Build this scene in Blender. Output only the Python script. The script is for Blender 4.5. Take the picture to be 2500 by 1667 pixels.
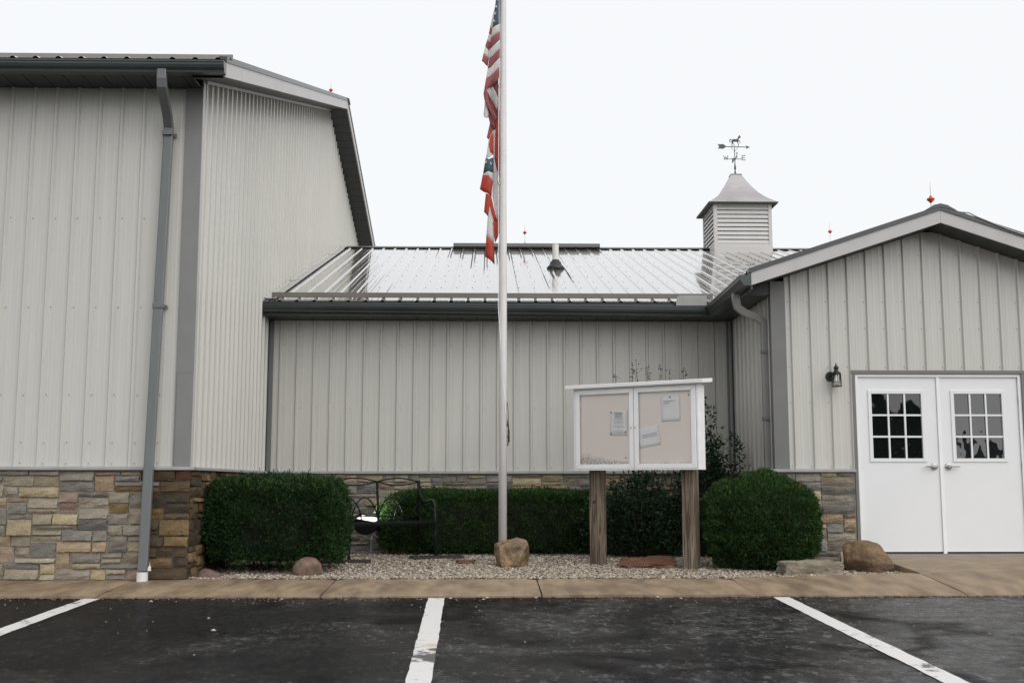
import bpy, bmesh, math, random
import numpy as np
from mathutils import Vector, Matrix, noise as mnoise

for _o in list(bpy.data.objects): bpy.data.objects.remove(_o)
scn = bpy.context.scene
C = scn.collection
rad = math.radians
random.seed(7); RNG = np.random.default_rng(11)

# ------------------------------------------------------------------ camera
cam_d = bpy.data.cameras.new('camera'); cam = bpy.data.objects.new('camera', cam_d); C.objects.link(cam)
cam_d.sensor_width = 36.0; cam_d.lens = 39.6; cam_d.clip_start = 0.1; cam_d.clip_end = 2000
cam.location = (0, 0, 0.82)
cam.rotation_euler = (rad(90 + 7.23), 0, rad(-1.25))
scn.camera = cam

# ------------------------------------------------------------------ world: overcast sky
SUN_EL, SUN_AZ = 41.0, 141.0      # azimuth measured from +Y clockwise: behind the camera, off to the right
world = bpy.data.worlds.new('World'); scn.world = world; world.use_nodes = True
wn, wl = world.node_tree.nodes, world.node_tree.links
wn.clear()
w_out = wn.new('ShaderNodeOutputWorld'); w_bg = wn.new('ShaderNodeBackground')
w_sky = wn.new('ShaderNodeTexSky'); w_sky.sky_type = 'NISHITA'; w_sky.sun_disc = False
w_sky.sun_elevation = rad(SUN_EL); w_sky.sun_rotation = rad(SUN_AZ); w_sky.dust_density = 4.0
w_mix = wn.new('ShaderNodeMix'); w_mix.data_type = 'RGBA'; w_mix.inputs[0].default_value = 0.93
CLOUD = 8.5
w_mix.inputs[7].default_value = (CLOUD * 0.985, CLOUD * 1.0, CLOUD * 1.012, 1)
wl.new(w_sky.outputs[0], w_mix.inputs[6]); wl.new(w_mix.outputs[2], w_bg.inputs[0]); wl.new(w_bg.outputs[0], w_out.inputs[0])
w_bg.inputs[1].default_value = 0.11

sun_d = bpy.data.lights.new('sun', 'SUN'); sun_d.energy = 1.5; sun_d.angle = rad(70); sun_d.color = (1.0, 0.98, 0.95)
sun = bpy.data.objects.new('sun', sun_d); C.objects.link(sun)
_d = Vector((math.sin(rad(SUN_AZ)) * math.cos(rad(SUN_EL)), math.cos(rad(SUN_AZ)) * math.cos(rad(SUN_EL)), math.sin(rad(SUN_EL))))
sun.rotation_euler = (-_d).to_track_quat('-Z', 'Y').to_euler(); sun.location = (0, -10, 30)

scn.view_settings.view_transform = 'Standard'; scn.view_settings.look = 'None'
scn.view_settings.exposure = 0.1; scn.view_settings.gamma = 1.0; scn.view_settings.use_curve_mapping = False
scn.render.engine = 'CYCLES'
scn.cycles.max_bounces = 8; scn.cycles.transparent_max_bounces = 8

# ------------------------------------------------------------------ materials
MATS = {}
def mat(name, col, rough=0.6, var=0.0, vscale=3.0, stretch=(1, 1, 1), bump=0.0, bscale=60.0, bstretch=(1, 1, 1), spec=0.5, metal=0.0,
        coat=0.0, coat_rough=0.05, col2=None, ramp=(0.35, 0.65), rvar=0.0, objcol=False, emit=None, bdist=0.01, detail=6.0, trans=0.0, randvar=0.0, ior=None):
    if name in MATS: return MATS[name]
    m = bpy.data.materials.new(name); m.use_nodes = True; MATS[name] = m
    n, l = m.node_tree.nodes, m.node_tree.links
    b = n['Principled BSDF']
    b.inputs['Roughness'].default_value = rough; b.inputs['Metallic'].default_value = metal
    b.inputs['Specular IOR Level'].default_value = spec; b.inputs['Coat Weight'].default_value = coat; b.inputs['Coat Roughness'].default_value = coat_rough
    if ior: b.inputs['IOR'].default_value = ior
    if trans: b.inputs['Transmission Weight'].default_value = trans
    tc = n.new('ShaderNodeTexCoord')
    src = None
    if objcol:
        oi = n.new('ShaderNodeObjectInfo'); src = oi.outputs['Color']
    elif randvar:
        oi = n.new('ShaderNodeObjectInfo'); hs = n.new('ShaderNodeHueSaturation'); hs.inputs['Color'].default_value = (*col, 1)
        mr = n.new('ShaderNodeMapRange'); mr.inputs[3].default_value = 1 - randvar; mr.inputs[4].default_value = 1 + randvar
        l.new(oi.outputs['Random'], mr.inputs[0]); l.new(mr.outputs[0], hs.inputs['Value']); src = hs.outputs[0]
    def nz(scale, st, det=detail):
        mp = n.new('ShaderNodeMapping'); mp.inputs['Scale'].default_value = st; l.new(tc.outputs['Object'], mp.inputs[0])
        t = n.new('ShaderNodeTexNoise'); t.inputs['Scale'].default_value = scale; t.inputs['Detail'].default_value = det; t.inputs['Roughness'].default_value = 0.6
        l.new(mp.outputs[0], t.inputs[0]); return t
    if var or col2 is not None:
        t = nz(vscale, stretch)
        r = n.new('ShaderNodeMapRange'); r.inputs[1].default_value = ramp[0]; r.inputs[2].default_value = ramp[1]
        l.new(t.outputs[0], r.inputs[0])
        mx = n.new('ShaderNodeMix'); mx.data_type = 'RGBA'; l.new(r.outputs[0], mx.inputs[0])
        c2 = col2 if col2 is not None else tuple(c * (1 - var) for c in col)
        if src is not None:
            mu = n.new('ShaderNodeMix'); mu.data_type = 'RGBA'; mu.blend_type = 'MULTIPLY'; mu.inputs[0].default_value = 1
            l.new(src, mu.inputs[6]); f = 1 - var; mu.inputs[7].default_value = (f, f, f, 1)
            l.new(src, mx.inputs[7]); l.new(mu.outputs[2], mx.inputs[6])
        else:
            mx.inputs[7].default_value = (*col, 1); mx.inputs[6].default_value = (*c2, 1)
        l.new(mx.outputs[2], b.inputs['Base Color'])
        if rvar:
            rr = n.new('ShaderNodeMapRange'); rr.inputs[3].default_value = rough - rvar; rr.inputs[4].default_value = rough + rvar
            l.new(t.outputs[0], rr.inputs[0]); l.new(rr.outputs[0], b.inputs['Roughness'])
    elif src is not None: l.new(src, b.inputs['Base Color'])
    else: b.inputs['Base Color'].default_value = (*col, 1)
    if bump:
        t2 = nz(bscale, bstretch)
        bp = n.new('ShaderNodeBump'); bp.inputs['Strength'].default_value = bump; bp.inputs['Distance'].default_value = bdist
        l.new(t2.outputs[0], bp.inputs['Height']); l.new(bp.outputs[0], b.inputs['Normal'])
    if emit:
        b.inputs['Emission Color'].default_value = (*emit[:3], 1); b.inputs['Emission Strength'].default_value = emit[3]
    return m

SIDING = mat('siding_light_grey', (0.555, 0.545, 0.510), 0.25, var=0.06, vscale=2.0, stretch=(9, 9, 0.5), bump=0.06, bscale=2.2, bstretch=(3, 3, 0.4), bdist=0.02, randvar=0.018, detail=8)
SIDING_B = SIDING
DARKTRIM = mat('trim_mid_grey', (0.165, 0.165, 0.162), 0.4, var=0.08, vscale=4, bump=0.05, bscale=5)
HALLTRIM = mat('trim_lighter_grey', (0.215, 0.215, 0.212), 0.42, var=0.08, vscale=4, bump=0.05, bscale=5)  # same trim grey, set lighter for the hall corner
TRIM = mat('trim_light_grey', (0.50, 0.485, 0.48), 0.4, var=0.08, vscale=4, stretch=(1, 1, 1))
LEDGE = mat('ledge_grey', (0.36, 0.36, 0.36), 0.38, var=0.15, vscale=6)
GUTTER = mat('gutter_slate', (0.045, 0.054, 0.054), 0.3, var=0.25, vscale=3, spec=0.6)
SOFFIT = mat('soffit_slate', (0.05, 0.057, 0.055), 0.5, var=0.15, vscale=5)
PIPE = mat('downspout_grey', (0.155, 0.165, 0.17), 0.38, var=0.12, vscale=4, stretch=(4, 4, .6))
ROOF = mat('roof_metal_wet', (0.25, 0.225, 0.205), 0.14, var=0.12, vscale=1.2, stretch=(4, .5, .5), coat=1.0, coat_rough=0.03, bump=0.03, bscale=5, bdist=0.02, spec=0.6)
ROOFTRIM = mat('roof_trim', (0.26, 0.245, 0.235), 0.3, var=0.1, vscale=2)
RIDGE = mat('ridge_cap', (0.10, 0.105, 0.105), 0.4, var=0.1)
SCREW = mat('screw_metal', (0.22, 0.215, 0.21), 0.4, metal=0.3)
MORTAR = mat('mortar', (0.33, 0.295, 0.24), 0.9, var=0.3, vscale=9, bump=0.6, bscale=90)
MORTAR_WET = mat('mortar_wet', (0.085, 0.062, 0.043), 0.7, var=0.3, vscale=9, bump=0.6, bscale=90)
STONE = mat('ledge_stone', (0.3, 0.3, 0.3), 0.82, var=0.34, vscale=11, objcol=True, bump=1.0, bscale=26, bdist=0.022, spec=0.3, ramp=(0.3, 0.7))
DOORWHITE = mat('door_white', (0.76, 0.77, 0.79), 0.38, var=0.025, vscale=1.5)
FRAMEWHITE = mat('frame_white', (0.84, 0.85, 0.86), 0.4, var=0.06, vscale=5)
CHROME = mat('satin_chrome', (0.5, 0.5, 0.5), 0.22, metal=1.0)
BLACK = mat('black_iron', (0.007, 0.008, 0.008), 0.4, var=0.3, vscale=20)
IRON = mat('wet_iron', (0.004, 0.006, 0.006), 0.45, spec=0.16, var=0.4, vscale=30, bump=0.3, bscale=200)
BULB = mat('bulb_white', (0.8, 0.8, 0.78), 0.25)
ALU = mat('pole_aluminium', (0.72, 0.70, 0.695), 0.45, metal=0.05, var=0.1, vscale=5, stretch=(3, 3, 0.8), bump=0.1, bscale=30, bstretch=(.4, .4, 6))
BOARDWHITE = mat('board_white', (0.85, 0.85, 0.86), 0.45, var=0.08, vscale=6, stretch=(.6, 2, 2), bump=0.1, bscale=30)
PAPER = mat('paper', (0.92, 0.915, 0.925), 0.8, var=0.03, vscale=8)
INK = mat('print_grey', (0.30, 0.29, 0.29), 0.9)
INKPALE = mat('print_pale', (0.58, 0.57, 0.58), 0.9)
PVC = mat('pvc_white', (0.72, 0.72, 0.70), 0.4, var=0.08, vscale=10)
RUBBER = mat('rubber_black', (0.015, 0.016, 0.018), 0.5)
REDGLASS = mat('red_glass', (0.62, 0.06, 0.03), 0.15, spec=0.6)
VANE = mat('vane_patina', (0.08, 0.10, 0.10), 0.5, var=0.3, vscale=20)
HORSE = mat('horse_zinc', (0.13, 0.14, 0.145), 0.45, var=0.4, vscale=25)
CUPWALL = mat('cupola_siding', (0.58, 0.565, 0.555), 0.45, var=0.05, vscale=3)
CUPROOF = mat('cupola_metal', (0.40, 0.375, 0.385), 0.32, var=0.12, vscale=3, metal=0.2)
def cloth_mat(name, col):
    m = mat(name, col, 0.85, bump=0.2, bscale=300); n, l = m.node_tree.nodes, m.node_tree.links
    tl = n.new('ShaderNodeBsdfTranslucent'); tl.inputs[0].default_value = (*col, 1); mx = n.new('ShaderNodeMixShader'); mx.inputs[0].default_value = 0.5
    l.new(n['Principled BSDF'].outputs[0], mx.inputs[1]); l.new(tl.outputs[0], mx.inputs[2]); l.new(mx.outputs[0], n['Material Output'].inputs[0]); return m
FRED = cloth_mat('flag_red', (0.50, 0.19, 0.195))
FRED2 = cloth_mat('flag_scarlet', (0.66, 0.13, 0.085))
FWHITE = cloth_mat('flag_white', (0.84, 0.81, 0.80))
FBLUE = cloth_mat('flag_blue', (0.135, 0.20, 0.245))
CONC = mat('concrete_tan', (0.325, 0.238, 0.152), 0.60, vscale=3.0, stretch=(1.8, .6, 1), col2=(0.16, 0.113, 0.072), ramp=(0.36, 0.66), detail=10, bump=0.6, bscale=70, bdist=0.006, rvar=0.18, randvar=0.0)
CONC2 = mat('concrete_apron', (0.30, 0.225, 0.145), 0.6, vscale=4.5, col2=(0.185, 0.135, 0.085), detail=10, bump=0.35, bscale=120, bdist=0.004, rvar=0.15)
JOINT = mat('joint_dark', (0.035, 0.027, 0.02), 0.9, var=0.4, vscale=30)
SOIL = mat('wet_soil', (0.045, 0.035, 0.027), 0.9, var=0.5, vscale=14, bump=0.8, bscale=50)
PEBBLE = None
ROCKTAN = mat('rock_tan', (0.36, 0.24, 0.13), 0.85, vscale=9, col2=(0.12, 0.09, 0.065), bump=1.0, bscale=14, bdist=0.06)
ROCKPINK = mat('rock_pink', (0.24, 0.145, 0.105), 0.65, vscale=14, col2=(0.10, 0.07, 0.055), bump=0.5, bscale=80)
ROCKMAUVE = mat('rock_mauve', (0.16, 0.09, 0.075), 0.6, vscale=22, col2=(0.10, 0.065, 0.06), bump=0.4, bscale=80)
ROCKBROWN = mat('rock_brown', (0.24, 0.145, 0.072), 0.7, vscale=4.5, stretch=(1, 1, 2.4), col2=(0.09, 0.062, 0.042), bump=1.0, bscale=11, bdist=0.06)
ROCKGREY = mat('rock_pale_grey', (0.36, 0.31, 0.24), 0.85, vscale=5, stretch=(1, 1, 2), col2=(0.17, 0.135, 0.10), bump=1.0, bscale=12, bdist=0.05)
ROCKRUST = mat('rock_rust', (0.115, 0.05, 0.024), 0.45, vscale=6, col2=(0.26, 0.18, 0.08), ramp=(0.30, 0.42), bump=0.7, bscale=26, bdist=0.012)
PAVER = mat('paver_dark', (0.02, 0.019, 0.016), 0.6, var=0.4, vscale=8, bump=0.6, bscale=40)
DARKROOM = mat('dark_interior', (0.015, 0.016, 0.017), 0.8)
LITTER = mat('leaf_litter', (0.14, 0.045, 0.018), 0.7, var=0.5, vscale=40)

def wood_mat():
    m = bpy.data.materials.new('weathered_wood'); m.use_nodes = True; n, l = m.node_tree.nodes, m.node_tree.links; b = n['Principled BSDF']
    tc = n.new('ShaderNodeTexCoord'); mp = n.new('ShaderNodeMapping'); mp.inputs['Scale'].default_value = (26, 26, 0.9)
    l.new(tc.outputs['Object'], mp.inputs[0])
    t = n.new('ShaderNodeTexNoise'); t.inputs['Scale'].default_value = 1.0; t.inputs['Detail'].default_value = 3; t.inputs['Distortion'].default_value = 1.2
    l.new(mp.outputs[0], t.inputs[0])
    w = n.new('ShaderNodeMath'); w.operation = 'MULTIPLY'; w.inputs[1].default_value = 26; l.new(t.outputs[0], w.inputs[0])
    s = n.new('ShaderNodeMath'); s.operation = 'SINE'; l.new(w.outputs[0], s.inputs[0])
    r = n.new('ShaderNodeValToRGB'); e = r.color_ramp.elements
    e[0].position = 0.0; e[0].color = (0.062, 0.044, 0.030, 1); e[1].position = 1.0; e[1].color = (0.30, 0.235, 0.18, 1)
    q = n.new('ShaderNodeMapRange'); q.inputs[1].default_value = -1; q.inputs[2].default_value = 1; l.new(s.outputs[0], q.inputs[0])
    t2 = n.new('ShaderNodeTexNoise'); t2.inputs['Scale'].default_value = 2.6; l.new(tc.outputs['Object'], t2.inputs[0])
    mm = n.new('ShaderNodeMath'); mm.operation = 'MULTIPLY'; l.new(q.outputs[0], mm.inputs[0])
    t2r = n.new('ShaderNodeMapRange'); t2r.inputs[1].default_value = 0.3; t2r.inputs[2].default_value = 0.65; t2r.inputs[3].default_value = 0.35; l.new(t2.outputs[0], t2r.inputs[0]); l.new(t2r.outputs[0], mm.inputs[1])
    l.new(mm.outputs[0], r.inputs[0]); l.new(r.outputs[0], b.inputs['Base Color'])
    bp = n.new('ShaderNodeBump'); bp.inputs['Strength'].default_value = 0.5; bp.inputs['Distance'].default_value = 0.006; l.new(q.outputs[0], bp.inputs['Height']); l.new(bp.outputs[0], b.inputs['Normal'])
    b.inputs['Roughness'].default_value = 0.8; return m
WOOD = wood_mat()

def glass_mat(name, dark, refl_ior, wav, wscale):
    m = bpy.data.materials.new(name); m.use_nodes = True; n, l = m.node_tree.nodes, m.node_tree.links; b = n['Principled BSDF']
    b.inputs['Base Color'].default_value = (*dark, 1); b.inputs['Roughness'].default_value = 0.015; b.inputs['IOR'].default_value = refl_ior
    tc = n.new('ShaderNodeNewGeometry'); t = n.new('ShaderNodeTexNoise'); t.inputs['Scale'].default_value = wscale; t.inputs['Detail'].default_value = 1.5
    l.new(tc.outputs['Position'], t.inputs[0])
    bp = n.new('ShaderNodeBump'); bp.inputs['Strength'].default_value = wav; bp.inputs['Distance'].default_value = 0.02
    l.new(t.outputs[0], bp.inputs['Height']); l.new(bp.outputs[0], b.inputs['Normal']); return m
DOORGLASS = glass_mat('door_glass', (0.006, 0.008, 0.008), 2.05, 0.10, 3.0)
DOORGLASS_W = glass_mat('door_glass_wavy', (0.016, 0.018, 0.019), 2.25, 0.34, 3.6)

def clear_glass(name, tint=(1, 1, 1)):
    m = bpy.data.materials.new(name); m.use_nodes = True; n, l = m.node_tree.nodes, m.node_tree.links
    n.remove(n['Principled BSDF']); o = n['Material Output']
    tr = n.new('ShaderNodeBsdfTransparent'); tr.inputs[0].default_value = (*tint, 1); gl = n.new('ShaderNodeBsdfGlossy'); gl.inputs['Roughness'].default_value = 0.02
    fr = n.new('ShaderNodeFresnel'); fr.inputs[0].default_value = 1.25; mx = n.new('ShaderNodeMixShader')
    l.new(fr.outputs[0], mx.inputs[0]); l.new(tr.outputs[0], mx.inputs[1]); l.new(gl.outputs[0], mx.inputs[2]); l.new(mx.outputs[0], o.inputs[0]); return m
CLEAR = clear_glass('clear_pane', (1, 1, 1))

def cork_mat():
    m = bpy.data.materials.new('faded_board'); m.use_nodes = True; n, l = m.node_tree.nodes, m.node_tree.links; b = n['Principled BSDF']
    tc = n.new('ShaderNodeTexCoord'); sp = n.new('ShaderNodeSeparateXYZ'); l.new(tc.outputs['Object'], sp.inputs[0])
    t = n.new('ShaderNodeTexNoise'); t.inputs['Scale'].default_value = 3; t.inputs['Detail'].default_value = 8; l.new(tc.outputs['Object'], t.inputs[0])
    base = n.new('ShaderNodeMix'); base.data_type = 'RGBA'; base.inputs[6].default_value = (0.93, 0.83, 0.75, 1); base.inputs[7].default_value = (0.93, 0.865, 0.82, 1)
    l.new(t.outputs[0], base.inputs[0])
    # mould that has crept up from the bottom edge, more in the left case
    t3 = n.new('ShaderNodeTexNoise'); t3.inputs['Scale'].default_value = 2.2; t3.inputs['Detail'].default_value = 2; l.new(tc.outputs['Object'], t3.inputs[0])
    t2 = n.new('ShaderNodeTexNoise'); t2.inputs['Scale'].default_value = 70; t2.inputs['Detail'].default_value = 4; l.new(tc.outputs['Object'], t2.inputs[0])
    hx = n.new('ShaderNodeMapRange'); hx.inputs[1].default_value = -0.7; hx.inputs[2].default_value = 0.15; hx.inputs[3].default_value = 0.19; hx.inputs[4].default_value = 0.05; l.new(sp.outputs[0], hx.inputs[0])
    hm = n.new('ShaderNodeMath'); hm.operation = 'MULTIPLY'; l.new(hx.outputs[0], hm.inputs[0]); l.new(t3.outputs[0], hm.inputs[1])
    hm2 = n.new('ShaderNodeMath'); hm2.operation = 'MULTIPLY'; hm2.inputs[1].default_value = 2.0; l.new(hm.outputs[0], hm2.inputs[0])
    d = n.new('ShaderNodeMath'); d.operation = 'DIVIDE'; l.new(sp.outputs[2], d.inputs[0]); l.new(hm2.outputs[0], d.inputs[1])
    inv = n.new('ShaderNodeMapRange'); inv.inputs[1].default_value = 0.45; inv.inputs[2].default_value = 1.0; inv.inputs[3].default_value = 0.75; inv.inputs[4].default_value = 0.0; l.new(d.outputs[0], inv.inputs[0])
    t2r = n.new('ShaderNodeMapRange'); t2r.inputs[1].default_value = 0.35; t2r.inputs[2].default_value = 0.6; l.new(t2.outputs[0], t2r.inputs[0])
    f = n.new('ShaderNodeMath'); f.operation = 'MULTIPLY'; l.new(inv.outputs[0], f.inputs[0]); l.new(t2r.outputs[0], f.inputs[1])
    mx = n.new('ShaderNodeMix'); mx.data_type = 'RGBA'; mx.inputs[7].default_value = (0.20, 0.17, 0.145, 1); l.new(f.outputs[0], mx.inputs[0]); l.new(base.outputs[2], mx.inputs[6])
    l.new(mx.outputs[2], b.inputs['Base Color']); b.inputs['Roughness'].default_value = 0.85; return m
CORK = cork_mat()

def foliage_mat(name, cols, rough=0.55, tr=0.25, spec=0.3):
    """leaf colour picked per leaf from a stored value"""
    m = bpy.data.materials.new(name); m.use_nodes = True; n, l = m.node_tree.nodes, m.node_tree.links; b = n['Principled BSDF']
    a = n.new('ShaderNodeAttribute'); a.attribute_name = 'leaf'
    r = n.new('ShaderNodeValToRGB'); r.color_ramp.interpolation = 'LINEAR'
    els = r.color_ramp.elements
    while len(els) < len(cols): els.new(0.5)
    for e, (p, c) in zip(els, cols): e.position = p; e.color = (*c, 1)
    l.new(a.outputs['Fac'], r.inputs[0]); l.new(r.outputs[0], b.inputs['Base Color'])
    b.inputs['Roughness'].default_value = rough; b.inputs['Specular IOR Level'].default_value = spec
    tl = n.new('ShaderNodeBsdfTranslucent'); l.new(r.outputs[0], tl.inputs[0]); mx = n.new('ShaderNodeMixShader'); mx.inputs[0].default_value = tr
    l.new(b.outputs[0], mx.inputs[1]); l.new(tl.outputs[0], mx.inputs[2]); l.new(mx.outputs[0], n['Material Output'].inputs[0]); return m
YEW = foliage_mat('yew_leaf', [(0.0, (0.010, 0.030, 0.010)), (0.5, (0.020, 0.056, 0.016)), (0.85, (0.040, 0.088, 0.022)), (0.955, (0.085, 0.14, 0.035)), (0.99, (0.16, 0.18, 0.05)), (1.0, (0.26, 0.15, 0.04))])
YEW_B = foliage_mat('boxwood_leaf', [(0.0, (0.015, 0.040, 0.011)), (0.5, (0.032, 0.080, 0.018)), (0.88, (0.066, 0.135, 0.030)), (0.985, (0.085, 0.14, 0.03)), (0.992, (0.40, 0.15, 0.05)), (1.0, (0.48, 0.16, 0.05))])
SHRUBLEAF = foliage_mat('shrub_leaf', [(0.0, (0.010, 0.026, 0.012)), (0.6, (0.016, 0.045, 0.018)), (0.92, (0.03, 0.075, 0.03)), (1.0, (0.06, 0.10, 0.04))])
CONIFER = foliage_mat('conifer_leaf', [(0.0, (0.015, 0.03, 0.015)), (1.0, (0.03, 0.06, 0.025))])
STEM = mat('stem_brown', (0.06, 0.042, 0.028), 0.8, var=0.3, vscale=20)
CORE = mat('bush_core_dark', (0.012, 0.014, 0.008), 0.9)  # near-black, stands in for the shade inside the clipped bushes

# ------------------------------------------------------------------ helpers
def tag(o, label, cat, group=None):
    o['label'] = label; o['category'] = cat
    if group: o['group'] = group
    return o
def thing(name, label, cat, loc=(0, 0, 0), rz=0.0, group=None):
    o = bpy.data.objects.new(name, None); C.objects.link(o); o.empty_display_size = 0.2
    o.location = loc; o.rotation_euler = (0, 0, rz)
    return tag(o, label, cat, group)
def link(name, me, m=None, parent=None, smooth=False):
    o = bpy.data.objects.new(name, me); C.objects.link(o)
    if m is not None and not me.materials:
        for k in (m if isinstance(m, (list, tuple)) else [m]): me.materials.append(k)
    if parent is not None: o.parent = parent
    if smooth: me.polygons.foreach_set('use_smooth', [True] * len(me.polygons))
    return o
class MB:
    def __init__(s): s.v = []; s.f = []; s.mi = []
    def add(s, vs, fs, mi=0):
        k = len(s.v); s.v += [tuple(p) for p in vs]; s.f += [tuple(i + k for i in f) for f in fs]; s.mi += [mi] * len(fs); return s
    def box(s, x0, x1, y0, y1, z0, z1, mi=0):
        return s.add([(x0, y0, z0), (x1, y0, z0), (x1, y1, z0), (x0, y1, z0), (x0, y0, z1), (x1, y0, z1), (x1, y1, z1), (x0, y1, z1)],
                     [(0, 3, 2, 1), (4, 5, 6, 7), (0, 1, 5, 4), (1, 2, 6, 5), (2, 3, 7, 6), (3, 0, 4, 7)], mi)
    def extrude(s, poly, a, b, mi=0):
        """poly: list of 3D points (one ring); swept from ring+a to ring+b"""
        n = len(poly); A = [Vector(p) + Vector(a) for p in poly]; B = [Vector(p) + Vector(b) for p in poly]
        fs = [(i, (i + 1) % n, n + (i + 1) % n, n + i) for i in range(n)] + [tuple(reversed(range(n))), tuple(range(n, 2 * n))]
        return s.add(A + B, fs, mi)
    def tube(s, path, r, n=8, mi=0, ax=None, cap=True):
        """path of points; r number, or (w,h) for a rectangular pipe, or list of radii"""
        P = [Vector(p) for p in path]; rings = []; up = None
        for i, p in enumerate(P):
            t = ((P[min(i + 1, len(P) - 1)] - P[i]).normalized() + (P[i] - P[max(i - 1, 0)]).normalized()).normalized()
            if up is None:
                up = Vector(ax) if ax else (Vector((0, 0, 1)) if abs(t.z) < 0.9 else Vector((1, 0, 0)))
            side = t.cross(up).normalized(); u2 = side.cross(t).normalized(); up = u2
            if isinstance(r, tuple):
                w, h = r[0] / 2, r[1] / 2; c = 0.2
                sh = [(w, -h * (1 - c)), (w, h * (1 - c)), (w * (1 - c), h), (-w * (1 - c), h), (-w, h * (1 - c)), (-w, -h * (1 - c)), (-w * (1 - c), -h), (w * (1 - c), -h)]
            else:
                rr = r[i] if isinstance(r, list) else r
                sh = [(rr * math.cos(2 * math.pi * k / n), rr * math.sin(2 * math.pi * k / n)) for k in range(n)]
            rings.append([p + side * a + u2 * b for a, b in sh])
        m = len(rings[0]); vs = [q for g in rings for q in g]; fs = []
        for i in range(len(rings) - 1):
            for k in range(m): fs.append((i * m + k, i * m + (k + 1) % m, (i + 1) * m + (k + 1) % m, (i + 1) * m + k))
        if cap: fs += [tuple(reversed(range(m))), tuple(range((len(rings) - 1) * m, len(rings) * m))]
        return s.add(vs, fs, mi)
    def lathe(s, prof, n=16, c=(0, 0, 0), mi=0):
        vs = []; fs = []
        for r, z in prof:
            for k in range(n): a = 2 * math.pi * k / n; vs.append((c[0] + r * math.cos(a), c[1] + r * math.sin(a), c[2] + z))
        for i in range(len(prof) - 1):
            for k in range(n): fs.append((i * n + k, i * n + (k + 1) % n, (i + 1) * n + (k + 1) % n, (i + 1) * n + k))
        fs += [tuple(reversed(range(n))), tuple(range((len(prof) - 1) * n, len(prof) * n))]
        return s.add(vs, fs, mi)
    def mesh(s, name):
        me = bpy.data.meshes.new(name); me.from_pydata(s.v, [], s.f)
        if any(s.mi): me.polygons.foreach_set('material_index', s.mi)
        me.update(); return me
    def build(s, name, m, parent=None, smooth=False, bevel=0.0):
        me = s.mesh(name)
        if bevel:
            bm = bmesh.new(); bm.from_mesh(me); bmesh.ops.bevel(bm, geom=bm.edges[:], offset=bevel, segments=2, profile=0.6, affect='EDGES'); bm.to_mesh(me); bm.free()
        o = link(name, me, m, parent, smooth)
        return o
def box(name, m, x0, x1, y0, y1, z0, z1, parent=None, bevel=0.0):
    return MB().box(x0, x1, y0, y1, z0, z1).build(name, m, parent, bevel=bevel)

RIB = 0.2286
def rib_profile(u):
    """height of the sheet over its flat at distance u from a major rib centre (periodic)"""
    d = (u + RIB / 2) % RIB - RIB / 2; a = abs(d)
    return a
BREAKS = [-0.025, -0.011, 0.011, 0.025, 0.062, 0.069, 0.080, 0.087, 0.1416, 0.1486, 0.1596, 0.1666]
HEIGHT = [0, 1, 1, 0, 0, .055, .055, 0, 0, .055, .055, 0]
BREAKS_R = [-0.034, -0.012, 0.012, 0.034, 0.062, 0.069, 0.080, 0.087, 0.1416, 0.1486, 0.1596, 0.1666]
def prof_points(u0, u1, off=0.0, roof=False):
    pts = []
    k0 = int(math.floor((u0 - off) / RIB)) - 1; k1 = int(math.ceil((u1 - off) / RIB)) + 1
    for k in range(k0, k1 + 1):
        for b, h in zip(BREAKS_R if roof else BREAKS, HEIGHT if not roof else [q if q in (0, 1) else .06 for q in HEIGHT]): pts.append((off + k * RIB + b, h))
    pts.sort()
    us = np.array([p[0] for p in pts]); hs = np.array([p[1] for p in pts])
    inside = [(u, h) for u, h in pts if u0 + 1e-4 < u < u1 - 1e-4]
    return [(u0, float(np.interp(u0, us, hs)))] + inside + [(u1, float(np.interp(u1, us, hs)))]
def ribbed(parent, name, m, org, U, V, N, u0, u1, lo, hi, rib=0.024, off=0.0, step=0.9144, extra=()):
    """ribbed metal sheets 3 ft wide laid side by side; lo(u)/hi(u) give their ends along V"""
    org, U, V, N = map(Vector, (org, U, V, N))
    cuts = [u0]; k = math.floor((u0 - off - 0.035) / step) + 1
    while off + k * step + 0.035 < u1 - 0.02:
        c = off + k * step + 0.035
        if c > u0 + 0.02: cuts.append(c)
        k += 1
    cuts.append(u1)
    out = []
    for a, b in zip(cuts[:-1], cuts[1:]):
        pp = prof_points(a, b, off, name == 'roof_panel')
        ex = [e for e in extra if a < e < b]
        if ex:
            us = [p[0] for p in pp]; hs = [p[1] for p in pp]
            pp = sorted(pp + [(e, float(np.interp(e, us, hs))) for e in ex])
        vs = []; fs = []
        for u, h in pp:
            for v in (lo(u), hi(u)): vs.append(org + U * u + V * v + N * (h * rib))
        for i in range(len(pp) - 1): fs.append((2 * i, 2 * i + 2, 2 * i + 3, 2 * i + 1))
        if U.cross(V).dot(N) < 0: fs = [tuple(reversed(f)) for f in fs]
        out.append(MB().add(vs, fs).build(name, m, parent))
    return out
def screws(parent, pts, N, r=0.0065, h=0.006):
    """small hexagonal screw heads, too small to tell apart: one part"""
    N = Vector(N); a = N.orthogonal().normalized(); b = N.cross(a); mb = MB()
    for p in pts:
        p = Vector(p); q = random.random() * 6
        ring = [p + (a * math.cos(q + k * math.pi / 3) + b * math.sin(q + k * math.pi / 3)) * r for k in range(6)]
        top = [x + N * h - (x - p) * 0.25 for x in ring]
        mb.add(ring + top, [(k, (k + 1) % 6, 6 + (k + 1) % 6, 6 + k) for k in range(6)] + [tuple(range(6, 12))])
    o = mb.build('screw_heads', SCREW, parent); o['kind'] = 'stuff'; return o

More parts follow.
